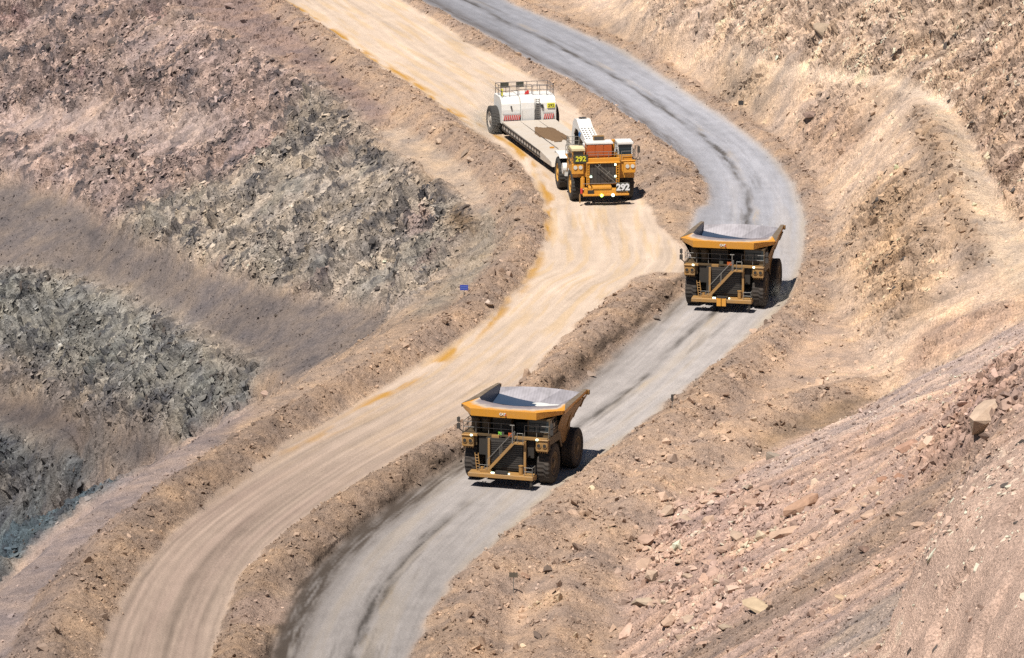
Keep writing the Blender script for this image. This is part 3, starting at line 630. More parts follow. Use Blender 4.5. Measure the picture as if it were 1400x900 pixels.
# ------------------------------------------------------------------ mesh builder
class MB:
    def __init__(s): s.v, s.f, s.m = [], [], []
    def add(s, vs, fs, m=0):
        o = len(s.v); s.v += [tuple(v) for v in vs]; s.f += [[i+o for i in f] for f in fs]; s.m += [m]*len(fs); return s
    def box(s, x0, x1, y0, y1, z0, z1, m=0):
        vs = [(x,y,z) for x in (x0,x1) for y in (y0,y1) for z in (z0,z1)]
        return s.add(vs, [(0,1,3,2),(4,6,7,5),(0,4,5,1),(2,3,7,6),(0,2,6,4),(1,5,7,3)], m)
    def beam(s, a, b, w, h, m=0):
        a, b = Vector(a), Vector(b); d = (b-a).normalized(); up = Vector((0,0,1)) if abs(d.z) < .95 else Vector((0,1,0))
        x = d.cross(up).normalized()*w/2; y = x.cross(d).normalized()*h/2
        vs = [p+q for p in (a,b) for q in (x+y, x-y, -x-y, -x+y)]
        return s.add(vs, [(0,1,2,3),(7,6,5,4),(0,4,5,1),(1,5,6,2),(2,6,7,3),(3,7,4,0)], m)
    def cyl(s, a, b, r, n=12, m=0, r2=None):
        a, b = Vector(a), Vector(b); d = (b-a).normalized(); u = d.orthogonal().normalized(); w = d.cross(u); r2 = r if r2 is None else r2
        vs = [p+(u*math.cos(t)+w*math.sin(t))*q for p, q in ((a,r),(b,r2)) for t in [2*math.pi*i/n for i in range(n)]]
        return s.add(vs, [list(range(n))[::-1], list(range(n, 2*n))]+[(i,(i+1)%n,n+(i+1)%n,n+i) for i in range(n)], m)
    def tube(s, pts, r=.04, n=6, m=0):
        for a, b in zip(pts, pts[1:]): s.cyl(a, b, r, n, m)
        return s
    def prism(s, prof, ax, t0, t1, m=0):
        """outline extruded along axis ax (0: outline is y,z; 1: x,z; 2: x,y)"""
        n = len(prof)
        def p3(p, t): return (t,p[0],p[1]) if ax == 0 else (p[0],t,p[1]) if ax == 1 else (p[0],p[1],t)
        vs = [p3(p, t0) for p in prof]+[p3(p, t1) for p in prof]
        return s.add(vs, [list(range(n))[::-1], list(range(n, 2*n))]+[(i,(i+1)%n,n+(i+1)%n,n+i) for i in range(n)], m)
    def wheel(s, cx, cy, cz, prof, n=48, m=0, lug=0.):
        """profile of (radius, x) turned about the x axis"""
        vs = []; k = len(prof)
        for i in range(n):
            a = 2*math.pi*i/n
            for j, (r, x) in enumerate(prof):
                q = r - (lug if (r > max(p[0] for p in prof)-.12 and (i + (j > k//2)) % 2) else 0)
                vs.append((cx+x, cy+q*math.cos(a), cz+q*math.sin(a)))
        fs = [(i*k+j, ((i+1)%n)*k+j, ((i+1)%n)*k+j+1, i*k+j+1) for i in range(n) for j in range(k-1)]
        return s.add(vs, fs, m)
    def build(s, name, mats, parent=None, smooth=False, bevel=0., label=None):
        me = bpy.data.meshes.new(name); me.from_pydata([tuple(map(float, v)) for v in s.v], [], s.f)
        for m in (mats if isinstance(mats, (list, tuple)) else [mats]): me.materials.append(m)
        me.polygons.foreach_set('material_index', s.m)
        bm = bmesh.new(); bm.from_mesh(me); bmesh.ops.recalc_face_normals(bm, faces=bm.faces); bm.to_mesh(me); bm.free()
        if smooth: me.polygons.foreach_set('use_smooth', [True]*len(me.polygons))
        o = bpy.data.objects.new(name, me); COL.objects.link(o)
        if parent: o.parent = parent
        if bevel:
            bv = o.modifiers.new('Bevel', 'BEVEL'); bv.width = bevel; bv.segments = 1; bv.limit_method = 'ANGLE'
        if label: o['label'] = label
        return o
def thing(name, label, cat, loc=(0,0,0), rotz=0, group=None):
    o = bpy.data.objects.new(name, None); COL.objects.link(o); o.location = loc; o.rotation_euler = (0,0,rotz); o.empty_display_size = .5
    o['label'] = label; o['category'] = cat
    if group: o['group'] = group
    return o
def kids(o): return [c for c in bpy.data.objects if c.parent == o]
def dup_tree(o, parent=None):
    c = o.copy(); COL.objects.link(c); c.parent = parent
    for ch in kids(o): dup_tree(ch, c)
    return c
def lettering(name, text, size, mat, parent, loc, depth=.03, bold=.018, rotz=0., tilt=90.):
    """flat lettering turned into a mesh, facing -y"""
    cu = bpy.data.curves.new(name, 'FONT'); cu.body = text; cu.size = size; cu.align_x = 'CENTER'; cu.align_y = 'CENTER'; cu.extrude = depth; cu.offset = bold
    t = bpy.data.objects.new(name, cu); COL.objects.link(t)
    me = bpy.data.meshes.new_from_object(t.evaluated_get(bpy.context.evaluated_depsgraph_get())); bpy.data.objects.remove(t); me.name = name
    me.materials.clear(); me.materials.append(mat)
    o = bpy.data.objects.new(name, me); COL.objects.link(o); o.parent = parent; o.location = loc; o.rotation_euler = (R(tilt), 0, rotz)
    return o

def tyre_prof(r, w):
    h = w/2
    return [(r*.56,-h*.80),(r*.70,-h*1.0),(r*.84,-h*1.02),(r*.95,-h*.92),(r,-h*.80),(r,-h*.40),(r*.985,-.03),(r*.985,.03),(r,h*.40),(r,h*.80),(r*.95,h*.92),(r*.84,h*1.02),(r*.70,h*1.0),(r*.56,h*.80)]
def make_wheel(parent, x, y, r, w, out, tm, rm, n=56):
    """tyre with a rim and a hub; out = +1/-1 gives the outer side"""
    b = MB(); b.wheel(x, y, r, tyre_prof(r, w), n, 0, .055); ty = b.build('wheel', tm, parent)
    f = x+out*w*.36
    b = MB(); b.wheel(f, y, r, [(r*.575, out*w*.08),(r*.54,out*w*.10),(r*.50,0),(r*.40,-out*w*.16),(r*.26,-out*w*.16),(r*.24,out*.06),(r*.02,out*.08)], 28)
    b.wheel(x-out*w*.34, y, r, [(r*.575,0),(r*.02,0)], 20)
    rim = b.build('rim', rm, ty, True)
    b = MB(); b.cyl((f-out*w*.1,y,r),(f+out*.14,y,r), r*.17, 14)
    for i in range(10):
        a = 2*math.pi*i/10; p = (f-out*w*.12, y+r*.33*math.cos(a), r+r*.33*math.sin(a)); b.cyl(p, (p[0]+out*.07,p[1],p[2]), .045, 6)
    b.build('hub', rm, ty)
    return ty

def rails(b, pts, h=1.05, step=1.6, r=.032, m=0):
    """handrail with posts along a path of deck points"""
    for a, c in zip(pts, pts[1:]):
        a, c = Vector(a), Vector(c); n = max(1, round((c-a).length/step))
        for k in (.52, 1.0): b.cyl(a+Vector((0,0,h*k)), c+Vector((0,0,h*k)), r, 5, m)
        for i in range(n+1):
            p = a.lerp(c, i/n); b.cyl(p, p+Vector((0,0,h)), r, 5, m)
    return b

# ------------------------------------------------------------------ haul truck (local: -y is the front, +x the picture's right)
def make_haul_truck(label):
    t = thing('dump_truck', label, 'dump truck', group='yellow haul trucks on the grey road')
    RT = 1.85
    # --- tray: canopy plate and lip, headboard, floor, walls, rails
    arc = [(-4.07,3.1,6.64),(-3.6,2.15,6.66),(-2.4,1.35,6.68),(-1.2,.95,6.66),(0,.82,6.65),(1.2,.95,6.66),(2.4,1.35,6.68),(3.6,2.15,6.66),(4.07,3.1,6.64)]
    lip = [(-4.85,.15,6.72),(-4.35,-.80,6.86),(-3.75,-1.75,6.98),(-3.1,-2.80,7.08),(0,-2.86,7.08),(3.1,-2.80,7.08),(3.75,-1.75,6.98),(4.35,-.80,6.86),(4.85,.15,6.72)]
    V, F, wear = [], [], []
    K = 7
    for i in range(9):
        a, c = Vector(lip[i]), Vector(arc[i])
        for k in range(K):
            q = k/(K-1); p = a.lerp(c, q); p.z -= .10*math.sin(math.pi*q)*(1-abs(p.x)/6); V.append(p[:]); wear.append(q if 0 < i < 8 else q*.45)
    F = [(i*K+k, (i+1)*K+k, (i+1)*K+k+1, i*K+k+1) for i in range(8) for k in range(K-1)]
    me = bpy.data.meshes.new('canopy'); me.from_pydata(V, [], F); me.materials.append(CANOPY)
    at = me.attributes.new('wear', 'FLOAT', 'POINT'); at.data.foreach_set('value', wear)
    body = MB()
    # lip face, folded down round the front
    low = [(-4.70,.20,6.36),(-4.25,-.74,6.40),(-3.68,-1.68,6.42),(-3.06,-2.72,6.40),(0,-2.78,6.40),(3.06,-2.72,6.40),(3.68,-1.68,6.42),(4.25,-.74,6.40),(4.70,.20,6.36)]
    inn = [(p[0]*.965, p[1]+.16, p[2]+.02) for p in low]
    body.add(lip+low, [(i,i+1,9+i+1,9+i) for i in range(8)], 0); body.add(low+inn, [(i,i+1,9+i+1,9+i) for i in range(8)], 0)
    up = [(p[0]*.97, p[1]+.12, p[2]-.07) for p in lip]
    body.add(inn+up, [(i,i+1,9+i+1,9+i) for i in range(8)], 1)
    # underside of the canopy and the headboard
    und = [(p[0]*.9, p[1]+.35, 6.34) for p in arc]
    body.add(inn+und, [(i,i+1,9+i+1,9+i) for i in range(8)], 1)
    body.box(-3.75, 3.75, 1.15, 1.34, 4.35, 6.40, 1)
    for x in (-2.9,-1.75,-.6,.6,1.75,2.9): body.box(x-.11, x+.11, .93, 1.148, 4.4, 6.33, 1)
    # inside
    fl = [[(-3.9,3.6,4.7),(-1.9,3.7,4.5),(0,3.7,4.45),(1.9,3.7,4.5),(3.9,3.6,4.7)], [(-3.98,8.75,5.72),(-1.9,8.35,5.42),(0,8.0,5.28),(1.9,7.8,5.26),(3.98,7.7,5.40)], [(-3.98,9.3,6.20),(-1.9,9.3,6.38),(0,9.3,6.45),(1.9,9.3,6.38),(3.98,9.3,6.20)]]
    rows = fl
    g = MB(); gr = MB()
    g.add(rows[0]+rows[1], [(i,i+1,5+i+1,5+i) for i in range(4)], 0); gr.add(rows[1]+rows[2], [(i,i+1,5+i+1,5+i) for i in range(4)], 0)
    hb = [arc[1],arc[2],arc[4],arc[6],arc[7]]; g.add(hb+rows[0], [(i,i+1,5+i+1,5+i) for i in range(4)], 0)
    for s_, e in ((-1,0),(1,4)):
        rl = [(s_*4.06,3.1,6.64),(s_*4.06,6.2,6.60),(s_*4.0,9.3,6.52)]; fe = [rows[0][e],rows[1][e],rows[2][e]]
        g.add(rl+fe, [(0,1,4,3),(1,2,5,4)], 0); g.add([arc[1 if s_ < 0 else 7], rl[0], fe[0]], [(0,1,2)], 0)
        # outer side: top rail, sloped upper side, box lower side
        side = [(.25,6.34),(9.35,6.10),(8.95,5.55),(5.75,4.15),(5.55,2.95),(3.45,2.85),(2.5,3.9),(1.2,4.4)]
        x1 = s_*4.42; x2 = s_*3.62
        top = [(s_*4.72,.2,6.40),(s_*4.66,3.1,6.36),(s_*4.60,6.2,6.32),(s_*4.42,9.36,6.24)]
        mid = [(s_*4.45,.5,6.0),(s_*4.32,3.1,5.6),(s_*4.22,6.2,5.4),(s_*4.2,9.1,5.75)]
        bot = [(s_*3.75,1.2,4.4),(s_*3.7,3.0,3.6),(s_*3.7,5.9,4.2),(s_*4.0,8.95,5.55)]
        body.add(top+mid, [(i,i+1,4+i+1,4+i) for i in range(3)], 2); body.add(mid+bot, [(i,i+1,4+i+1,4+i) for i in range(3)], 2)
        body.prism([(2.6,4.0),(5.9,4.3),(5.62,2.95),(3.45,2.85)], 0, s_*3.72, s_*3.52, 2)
        for y in (2.6, 4.4, 6.2, 7.8):
            body.beam((s_*4.40,y,6.15),(s_*(3.84 if y < 7 else 4.06),y,4.2+max(0,(y-5)*.38)), .14, .22, 2)
        # rail cap
        a = [(s_*4.85,.15),(s_*4.66,3.1),(s_*4.52,6.2),(s_*4.30,9.4)]
        zt = [6.72,6.66,6.62,6.54]
        outer = [(x,y,z) for (x,y), z in zip(a, zt)]; inner = [(s_*4.05,3.1,6.66),(s_*4.05,6.2,6.62),(s_*3.99,9.4,6.54)]
        body.add(outer+inner, [(0,1,4),(1,2,5,4),(2,3,6,5)], 3)
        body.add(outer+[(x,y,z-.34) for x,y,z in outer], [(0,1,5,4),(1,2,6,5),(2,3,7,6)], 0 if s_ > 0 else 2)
        body.box(min(s_*4.02,s_*4.45), max(s_*4.02,s_*4.45), 9.36, 9.72, 6.02, 6.42, 2)
    body.box(-3.55, 3.55, 9.2, 9.42, 5.75, 6.17, 2)
    body.add([(-3.7,3.0,3.6),(3.7,3.0,3.6),(3.7,5.9,4.2),(-3.7,5.9,4.2),(-4.0,8.95,5.55),(4.0,8.95,5.55)], [(0,1,2,3),(3,2,5,4)], 2)
    bo = body.build('dump_body', [YEL, BRN_SHADE, SIDE_SHADE, paint('worn rail cap', (.10,.07,.045), .6, .3)], t)
    can = bpy.data.objects.new('canopy', me); COL.objects.link(can); can.parent = bo
    g.build('tray_floor', POLISH_SKY, bo); gr.build('tail_ramp', TRAY, bo)
    lettering('emblem', 'CAT', .30, WHT, bo, (-.05,-2.87,6.74), .01, .012)
    b = MB(); b.prism([(.16,6.64),(.34,6.64),(.25,6.78)], 1, -2.90, -2.872); b.build('emblem_mark', REDM, bo)
    # --- chassis
    b = MB()
    for s_ in (-1, 1): b.box(s_*1.15-.3, s_*1.15+.3, -2.4, 8.4, 1.75, 2.9)
    b.box(-1.5, 1.5, -2.2, -.6, 1.3, 2.6); b.cyl((-3.0,6.0,RT),(3.0,6.0,RT), .62, 16); b.cyl((-2.6,0,RT),(2.6,0,RT), .34, 12); b.box(-.9, .9, 5.0, 7.2, 1.2, 2.6)
    b.box(-2.9, -1.6, 2.3, 4.6, 1.7, 3.2); b.box(1.6, 2.9, 2.3, 4.6, 1.7, 3.2)
    b.box(-2.55, 2.6, -1.9, 1.0, 2.65, 4.30); b.box(-3.7, 3.7, .2, .9, 3.0, 4.3)
    b.build('chassis', DRK, t)
    for s_ in (-1, 1):
        b = MB(); b.cyl((s_*2.35,-.1,1.9),(s_*2.2,-.25,3.9), .26, 12); b.cyl((s_*2.2,-.25,3.3),(s_*2.15,-.3,4.3), .36, 12); b.build('suspension_strut', DRK, t)
        b = MB(); b.cyl((s_*1.3,3.4,2.6),(s_*1.3,4.9,4.4), .24, 12); b.cyl((s_*1.3,3.4,2.6),(s_*1.3,2.9,1.9), .3, 12); b.build('hoist_cylinder', RAIL, t)
    for x in (-3.4, 3.4): make_wheel(t, x, 0, RT, 1.25, 1 if x > 0 else -1, RUBD, RIMD)
    for x in (-3.85, -2.55, 2.55, 3.85): make_wheel(t, x, 6.0, RT, 1.2, 1 if x > 0 else -1, RUBD, RIMD)
    # --- fenders, deck, platform edge
    b = MB()
    b.box(-4.1, 4.1, -2.05, 1.05, 4.42, 4.60)
    for s_ in (-1, 1):
        x0, x1 = sorted((s_*2.72, s_*4.08)); b.box(x0, x1, -1.95, -1.75, 3.5, 4.415); b.prism([(-1.9,4.41),(-1.9,3.9),(1.3,3.75),(1.9,2.9),(2.1,2.9),(1.5,4.41)], 0, s_*3.98, s_*4.06)
    b.build('upper_deck', BRN_SHADE, t)
    for q in ((-3.9,-2.6,4.42,4.62),(.85,3.95,4.40,4.62),(-1.25,-.55,4.15,4.60)):
        b = MB(); b.box(q[0], q[1], -2.3, -2.06, q[2], q[3]); b.build('deck_edge', YELD, t)
    # --- radiator
    b = MB(); b.box(-1.72, 1.95, -2.55, -1.95, 1.55, 4.38); b.build('radiator_surround', DRK, t)
    b = MB(); b.box(-1.5, 1.72, -2.60, -2.552, 1.7, 4.25)
    for i in range(13): b.box(-1.5, 1.72, -2.645, -2.602, 1.78+.19*i, 1.84+.19*i, 1)
    b.build('radiator_grille', [BLK, DRK], t)
    # --- cab
    cb = MB(); cb.box(1.9, 4.0, -1.55, .55, 4.605, 4.95); cb.box(1.9, 4.0, -1.55, .55, 6.05, 6.22)
    for x in (1.9, 3.88):
        for y in (-1.55, .43, -.6): cb.box(x, x+.12, y, y+.12, 4.94, 6.06)
    cab = cb.build('cab', BRN_SHADE, t)
    wn = MB(); wn.box(1.96, 3.94, -1.50, -1.46, 4.96, 6.04); wn.build('windscreen', GLS, cab)
    wn = MB(); wn.box(3.92, 3.95, -1.40, .42, 4.96, 6.04); wn.build('side_window', GLS, cab)
    wn = MB(); wn.box(1.95, 1.98, -1.40, .42, 4.96, 6.04); wn.build('side_window', GLS, cab)
    # --- air cleaners and cabinets on the other half of the deck
    for x in (-3.2, -2.2):
        b = MB(); b.cyl((x,-.7,4.60),(x,-.7,5.75), .42, 16); b.cyl((x,-.7,5.75),(x,-.7,6.0), .46, 16, 0, .28); b.build('air_cleaner', BRN_SHADE, t)
    b = MB(); b.box(-1.5, .2, -1.0, .6, 4.605, 5.9); b.box(-1.45,.15,-1.04,-1.002,4.75,5.75,1); b.build('control_cabinet', [BRN_SHADE, DRK], t)
    b = MB(); b.box(.45, 1.6, -.4, .6, 4.605, 5.5); b.build('battery_box', DRK, t)
    # --- handrails
    b = MB(); rails(b, [(-4.0,-1.98,4.6),(.75,-1.98,4.6)], 1.05, 1.2); rails(b, [(1.75,-1.98,4.6),(4.0,-1.98,4.6),(4.0,.9,4.6)], 1.05, 1.2); rails(b, [(-4.0,-1.98,4.6),(-4.0,.9,4.6)], 1.05, 1.2); b.build('handrail', RAIL, t)
    # --- headlight boxes
    for s_ in (-1, 1):
        b = MB(); b.box(s_*3.47-.55, s_*3.47+.55, -2.35, -1.55, 3.42, 4.40); b.box(s_*3.47-.60, s_*3.47+.60, -2.45, -1.5, 4.40, 4.52)
        for k in range(5): b.box(s_*3.47-.48+.21*k, s_*3.47-.36+.21*k, -2.2, -2.0, 3.24, 3.42)
        hb_ = b.build('headlight_box', YELD, t, bevel=.04)
        for q in (-.27, .27):
            l = MB(); l.cyl((s_*3.47+q,-2.36,3.98),(s_*3.47+q,-2.43,3.98), .235, 16); l.cyl((s_*3.47+q,-2.43,3.98),(s_*3.47+q,-2.46,3.98), .16, 14, 1); l.build('headlight', [YELD, DRK], hb_)
        l = MB(); l.box(s_*3.47+(-.05 if s_ > 0 else .38)-.09-.35*(s_ > 0), s_*3.47+(-.05 if s_ > 0 else .38)+.09-.35*(s_ > 0), -2.56, -2.46, 4.46, 4.60); l.build('marker_lamp', LAMPON, hb_)
    # --- bumper with its beacons, posts, stair
    b = MB(); b.prism([(-3.75,1.02),(-3.75,1.38),(-2.6,1.42),(-2.4,1.0)], 0, -3.05, 3.05); b.box(-2.95, 2.95, -2.62, -2.2, .78, 1.2)
    bp = b.build('bumper', YELD, t, bevel=.03)
    b = MB(); b.box(-.50, .62, -3.72, -3.25, 1.43, 1.66); b.build('tow_block', DRK, bp)
    for x in (-.66, .80, -.82): 
        b = MB(); b.box(x-.06, x+.06, -3.70, -3.60, 1.45, 1.55); b.build('bumper_lamp', LAMPON, bp)
    b = MB(); b.cyl((1.75,-3.1,1.42),(1.75,-3.1,2.15), .19, 14); b.cyl((1.75,-3.1,2.15),(1.75,-3.1,2.2), .23, 14); b.build('lubricator_can', YELD, bp)
    b = MB(); b.box(-2.05,-1.0,-3.3,-2.75,1.42,1.62); b.cyl((-1.9,-3.0,1.62),(-1.9,-3.0,1.82), .16,10); b.cyl((-1.4,-3.1,1.62),(-1.4,-3.1,1.75), .2,10); b.build('filler_panel', YELD, bp)
    b = MB(); rails(b, [(2.2,-3.55,1.4),(2.95,-3.55,1.4),(2.95,-2.7,1.4)], .75, .6, .035); b.build('bumper_rail', RAIL, bp)
    b = MB(); rails(b, [(-2.2,-3.0,1.4),(-1.2,-3.0,1.4)], .6, .5, .025); b.build('bumper_rail', RAIL, bp)
    b = MB(); b.box(2.72,2.92,-3.6,-3.5,.45,1.02); b.tube([(2.82,-3.55,.6),(2.7,-3.5,.25)], .05); b.build('ladder_foot', DRK, bp)
    for x in (-1.32, 2.05):
        b = MB(); b.box(x-.1, x+.1, -2.92, -2.72, 1.42, 4.42); b.build('front_post', YELD, t)
    st = MB(); A = Vector((-1.35,-3.0,1.55)); B = Vector((1.05,-3.0,4.22))
    for y in (-3.28, -2.72):
        st.beam((A.x,y,A.z), (B.x,y,B.z), .07, .26)
    for i in range(10):
        p = A.lerp(B, (i+.5)/10); st.box(p.x-.13, p.x+.13, -3.24, -2.76, p.z-.02, p.z+.03)
    st.box(.98, 2.1, -3.3, -2.7, 4.16, 4.28)
    sto = st.build('stairway', YELD, t)
    b = MB()
    for y in (-3.3, -2.7):
        b.tube([(A.x,y,A.z+.1),(A.x,y,A.z+1.0),(B.x,y,B.z+1.0),(B.x,y,B.z)], .032); b.cyl((-.15,y,2.85),(-.15,y,3.85), .03, 5)
    b.tube([(1.0,-3.3,4.28),(1.0,-3.3,5.95)], .045); b.tube([(.78,-3.3,5.9),(1.2,-3.3,5.9)], .04); b.tube([(1.45,-3.3,4.28),(1.45,-3.3,5.2),(2.0,-3.3,5.2),(2.0,-3.3,4.28)], .032)
    b.build('stair_handrail', RAIL, sto)
    b = MB()
    for x in (-2.42,-2.12): b.cyl((x-.25,-2.75,3.0),(x,-3.0,1.4), .04, 5)
    for i in range(6): b.cyl((-2.62+.04*i,-2.8-.03*i,2.8-.25*i),(-2.32+.04*i,-2.8-.03*i,2.8-.25*i), .03, 5)
    b.build('ladder', YELD, t)
    # --- mirrors on their arms
    for s_ in (-1, 1):
        b = MB(); b.tube([(s_*4.0,-1.9,4.6),(s_*4.35,-2.2,5.0),(s_*4.35,-2.2,6.1)], .05); b.box(s_*4.35-.16, s_*4.35+.16, -2.32, -2.24, 4.98, 5.5); b.box(s_*4.35-.14, s_*4.35+.14, -2.32, -2.24, 5.62, 6.05); b.build('mirror', BLK, t)
    b = MB(); b.box(-.45, -.05, -2.40, -2.32, 4.68, 5.0); b.build('number_plate', BOARD, t)
    b = MB(); b.box(.35, .80, -2.40, -2.32, 4.62, 4.95); b.build('warning_plate', ORG, t)
    return t

HT = make_haul_truck('yellow dump truck lower on the grey road, with clear side view of both wheels')
_num = lettering('fleet_number', '71', .36, DIGG, HT, (-.42,-2.43,4.84), .01, .012)
HT2 = dup_tree(HT)
b = MB(); V = []; n = 16
for i in range(n):
    a = 2*math.pi*i/n; q = 1+.35*math.sin(3*a+1)+random.uniform(-.15,.15); V.append((.9+1.5*q*math.cos(a), 7.6+.38*q*math.sin(a), 5.20+.16*.38*q*math.sin(a)))
b.add(V+[(p[0]*.9+.09, p[1]*.9+.76, p[2]+.06) for p in V], [tuple(range(n, 2*n))]+[(i,(i+1)%n,n+(i+1)%n,n+i) for i in range(n)]); b.build('pale_tray_patch', paint('pale tray patch', (.5,.5,.48), .9, .1), [c for c in kids(HT) if c.name.startswith('dump_body')][0])  # thin pale patch raised on the tray floor
for c in kids(HT2):
    if c.name.startswith('fleet_number'): bpy.data.objects.remove(c)
HT.location = P(700.5, 656, 0); HT.rotation_euler = (0, 0, -R(17))
HT2.location = P(994, 417, 0); HT2.rotation_euler = (0, 0, -R(11.5)); HT2.scale = (1.03,)*3
HT2['label'] = 'yellow dump truck leaving the bend beside the end of the earth island'
for c in kids(HT2):
    if c.name.startswith('bumper'):
        b = MB(); b.box(-.42, .0, -4.0, -3.76, .75, 1.5); b.box(.08, .50, -4.0, -3.76, .75, 1.5); b.box(-.3,.4,-3.9,-3.73,1.43,1.72,1); b.build('winch_block', [YEL, DRK], c)

# ------------------------------------------------------------------ tractor of the lowboy
def make_tractor():
    t = thing('haul_tractor', 'yellow tractor numbered 292 with orange hood pulling the white trailer', 'tractor')
    RT = 1.85
    b = MB()
    for s_ in (-1, 1): b.box(s_*1.1-.3, s_*1.1+.3, -2.6, 8.2, 1.75, 2.8)
    b.cyl((-2.6,0,RT),(2.6,0,RT), .34, 12); b.cyl((-3,7.0,RT),(3,7.0,RT), .62, 16); b.box(-2.5,2.4,-1.9,1.4,2.5,4.7); b.box(-2.6,2.6,5.2,8.2,2.4,3.3)
    b.build('chassis', DRK, t)
    for x in (-3.0, 3.0): make_wheel(t, x, 0, RT, 1.2, 1 if x > 0 else -1, RUB, RIMY)
    for x in (-3.45, -2.2, 2.2, 3.45): make_wheel(t, x, 7.0, RT, 1.15, 1 if x > 0 else -1, RUB, RIMY)
    # radiator
    b = MB(); b.box(-1.95, 1.45, -3.0, -2.0, 2.3, 4.78); b.build('radiator_surround', YEL, t)
    b = MB(); b.box(-1.72, 1.25, -3.06, -3.003, 2.42, 4.72)
    for i in range(8): b.box(-1.72+.40*i, -1.68+.40*i, -3.09, -3.062, 2.42, 4.72, 1)
    b.build('radiator_grille', [BLK, DRK], t)
    for x0, x1 in ((-2.1,-1.85),(1.32,1.6)):
        b = MB()
        for x in (x0, x1): b.box(x-.04, x+.04, -3.22, -3.1, 2.2, 4.85)
        for i in range(9): b.box(x0, x1, -3.2, -3.13, 2.35+.29*i, 2.41+.29*i)
        b.build('ladder', YEL, t)
    b = MB(); b.tube([(-1.2,-3.5,4.65),(1.15,-3.55,2.6)], .035); b.tube([(-.85,-3.5,4.75),(1.45,-3.55,2.75)], .035); b.tube([(-.9,-3.52,4.38),(-.55,-3.52,4.75)], .03); b.tube([(.1,-3.52,3.5),(.5,-3.52,3.9)], .03); b.tube([(-2.6,-3.6,2.55),(2.6,-3.6,2.55)], .03); b.build('stair_handrail', RAIL, t)
    for x, z in ((-1.62,3.25),(1.2,3.25),(1.2,4.6)):
        l = MB(); l.box(x-.1, x+.1, -3.18, -3.08, z-.09, z+.09); l.build('work_lamp', LAMPON, t)
    # front bumper platform
    b = MB(); b.box(-2.65, 2.65, -4.05, -2.7, 1.18, 1.42); b.box(-2.4, 2.3, -3.9, -3.0, 1.42, 1.9); b.box(-1.55, .65, -3.95, -3.1, 1.9, 2.28); b.box(-1.5,.6,-4.0,-3.952,1.98,2.2)
    b.box(-2.5,-2.1,-3.95,-3.5,1.42,2.1); b.prism([(-3.95,1.42),(-3.95,2.2),(-3.3,2.3),(-3.3,1.42)], 0, -2.0, -1.7)
    bp = b.build('bumper', YEL, t, bevel=.03)
    b = MB(); b.box(-2.1,-1.4,-4.0,-3.915,1.45,1.85); b.build('bumper_grille', DRK, bp)
    for x, m in ((-.52, LAMPY),(.78, LAMPON)):
        l = MB(); l.cyl((x,-4.06,1.25),(x,-4.16,1.25), .17, 12); l.build('bumper_lamp', m, bp)
    b = MB(); b.box(1.15, 2.72, -4.06, -3.98, 1.6, 2.62); nb = b.build('number_board', BOARD, t); lettering('lettering', '292', 1.02, DIGW, nb, (1.93,-4.085,2.11), .02, .045)
    b = MB(); b.cyl((-2.55,-3.0,1.9),(-2.55,-3.0,3.1), .26, 12); b.cyl((-2.55,-3.0,3.1),(-2.55,-3.0,3.25), .16, 10); b.build('reservoir', YEL, t)
    b = MB(); b.cyl((-2.75,-3.5,1.42),(-2.75,-3.5,2.0), .14, 10); b.build('extinguisher', REDM, t)
    b = MB(); b.box(-3.0,-2.9,-3.7,-3.3,.35,1.2); b.tube([(-2.95,-3.6,.4),(-2.95,-3.6,1.4)], .05); b.build('ladder_foot', YELD, t)
    # deck
    b = MB(); b.box(-3.75, 3.65, -2.6, 2.4, 4.80, 4.95)
    b.box(-2.1, 1.75, -2.9, -2.602, 4.82, 5.35); b.box(-2.1,1.75,-3.3,-2.9,4.80,4.92)
    for s_, x0, x1 in ((-1,-3.6,-1.98),(1,1.62,3.5)):
        b.box(x0, x1, -2.45, -2.2, 2.9 if s_ > 0 else 3.1, 4.795); b.prism([(-2.4,4.79),(-2.4,3.5),(1.6,3.5),(2.1,2.9),(2.3,2.9),(1.9,4.79)], 0, s_*3.52, s_*3.60)
    b.build('upper_deck', YEL, t, bevel=.03)
    for s_ in (-1, 1):
        b = MB(); c0 = s_*3.0-.05; b.box(c0-.72, c0+.62, -2.9, -2.46, 3.55, 4.72); hb = b.build('headlight_box', YEL, t, bevel=.04)
        for q in (-.33, .27):
            l = MB(); l.cyl((c0+q,-2.9,4.32),(c0+q,-2.99,4.32), .22, 16, 0); l.build('headlight', LENS, hb)
    # hood with three panels, white top, intake
    b = MB(); b.box(-1.95, .95, -2.3, -.55, 4.95, 6.85, 0)
    for x0, x1 in ((-1.9,-1.02),(-.95,-.06),(.02,.9)): b.box(x0, x1, -2.36, -2.302, 5.4, 6.75, 0)
    hd = b.build('hood', ORG, t, bevel=.03)
    b = MB(); b.box(-2.05, 1.05, -2.4, -.5, 6.86, 7.02); b.box(-1.8,.8,-.5,2.0,4.96,6.2); b.build('hood_roof', WHT, hd)
    b = MB(); b.box(-1.0, .25, -.95, -.52, 7.021, 7.55); b.box(-.92,.17,-.985,-.952,7.06,7.46,1); b.build('air_intake', [YELD, BLK], hd)
    # cab
    cb = MB(); cb.box(1.62, 3.3, -2.2, -.2, 4.955, 5.55, 1); cb.box(1.55, 3.4, -2.35, -.1, 6.75, 7.0, 0)
    for x in (1.62, 3.2):
        for y in (-2.2, -.3): cb.box(x, x+.1, y, y+.1, 5.55, 6.76, 0)
    cb.box(1.72, 3.2, -.3, -.21, 5.55, 6.75, 0)
    cab = cb.build('cab', [WHT, YEL], t, bevel=.02)
    wn = MB(); wn.box(1.70, 3.22, -2.17, -2.13, 5.56, 6.74); wn.build('windscreen', GLS, cab)
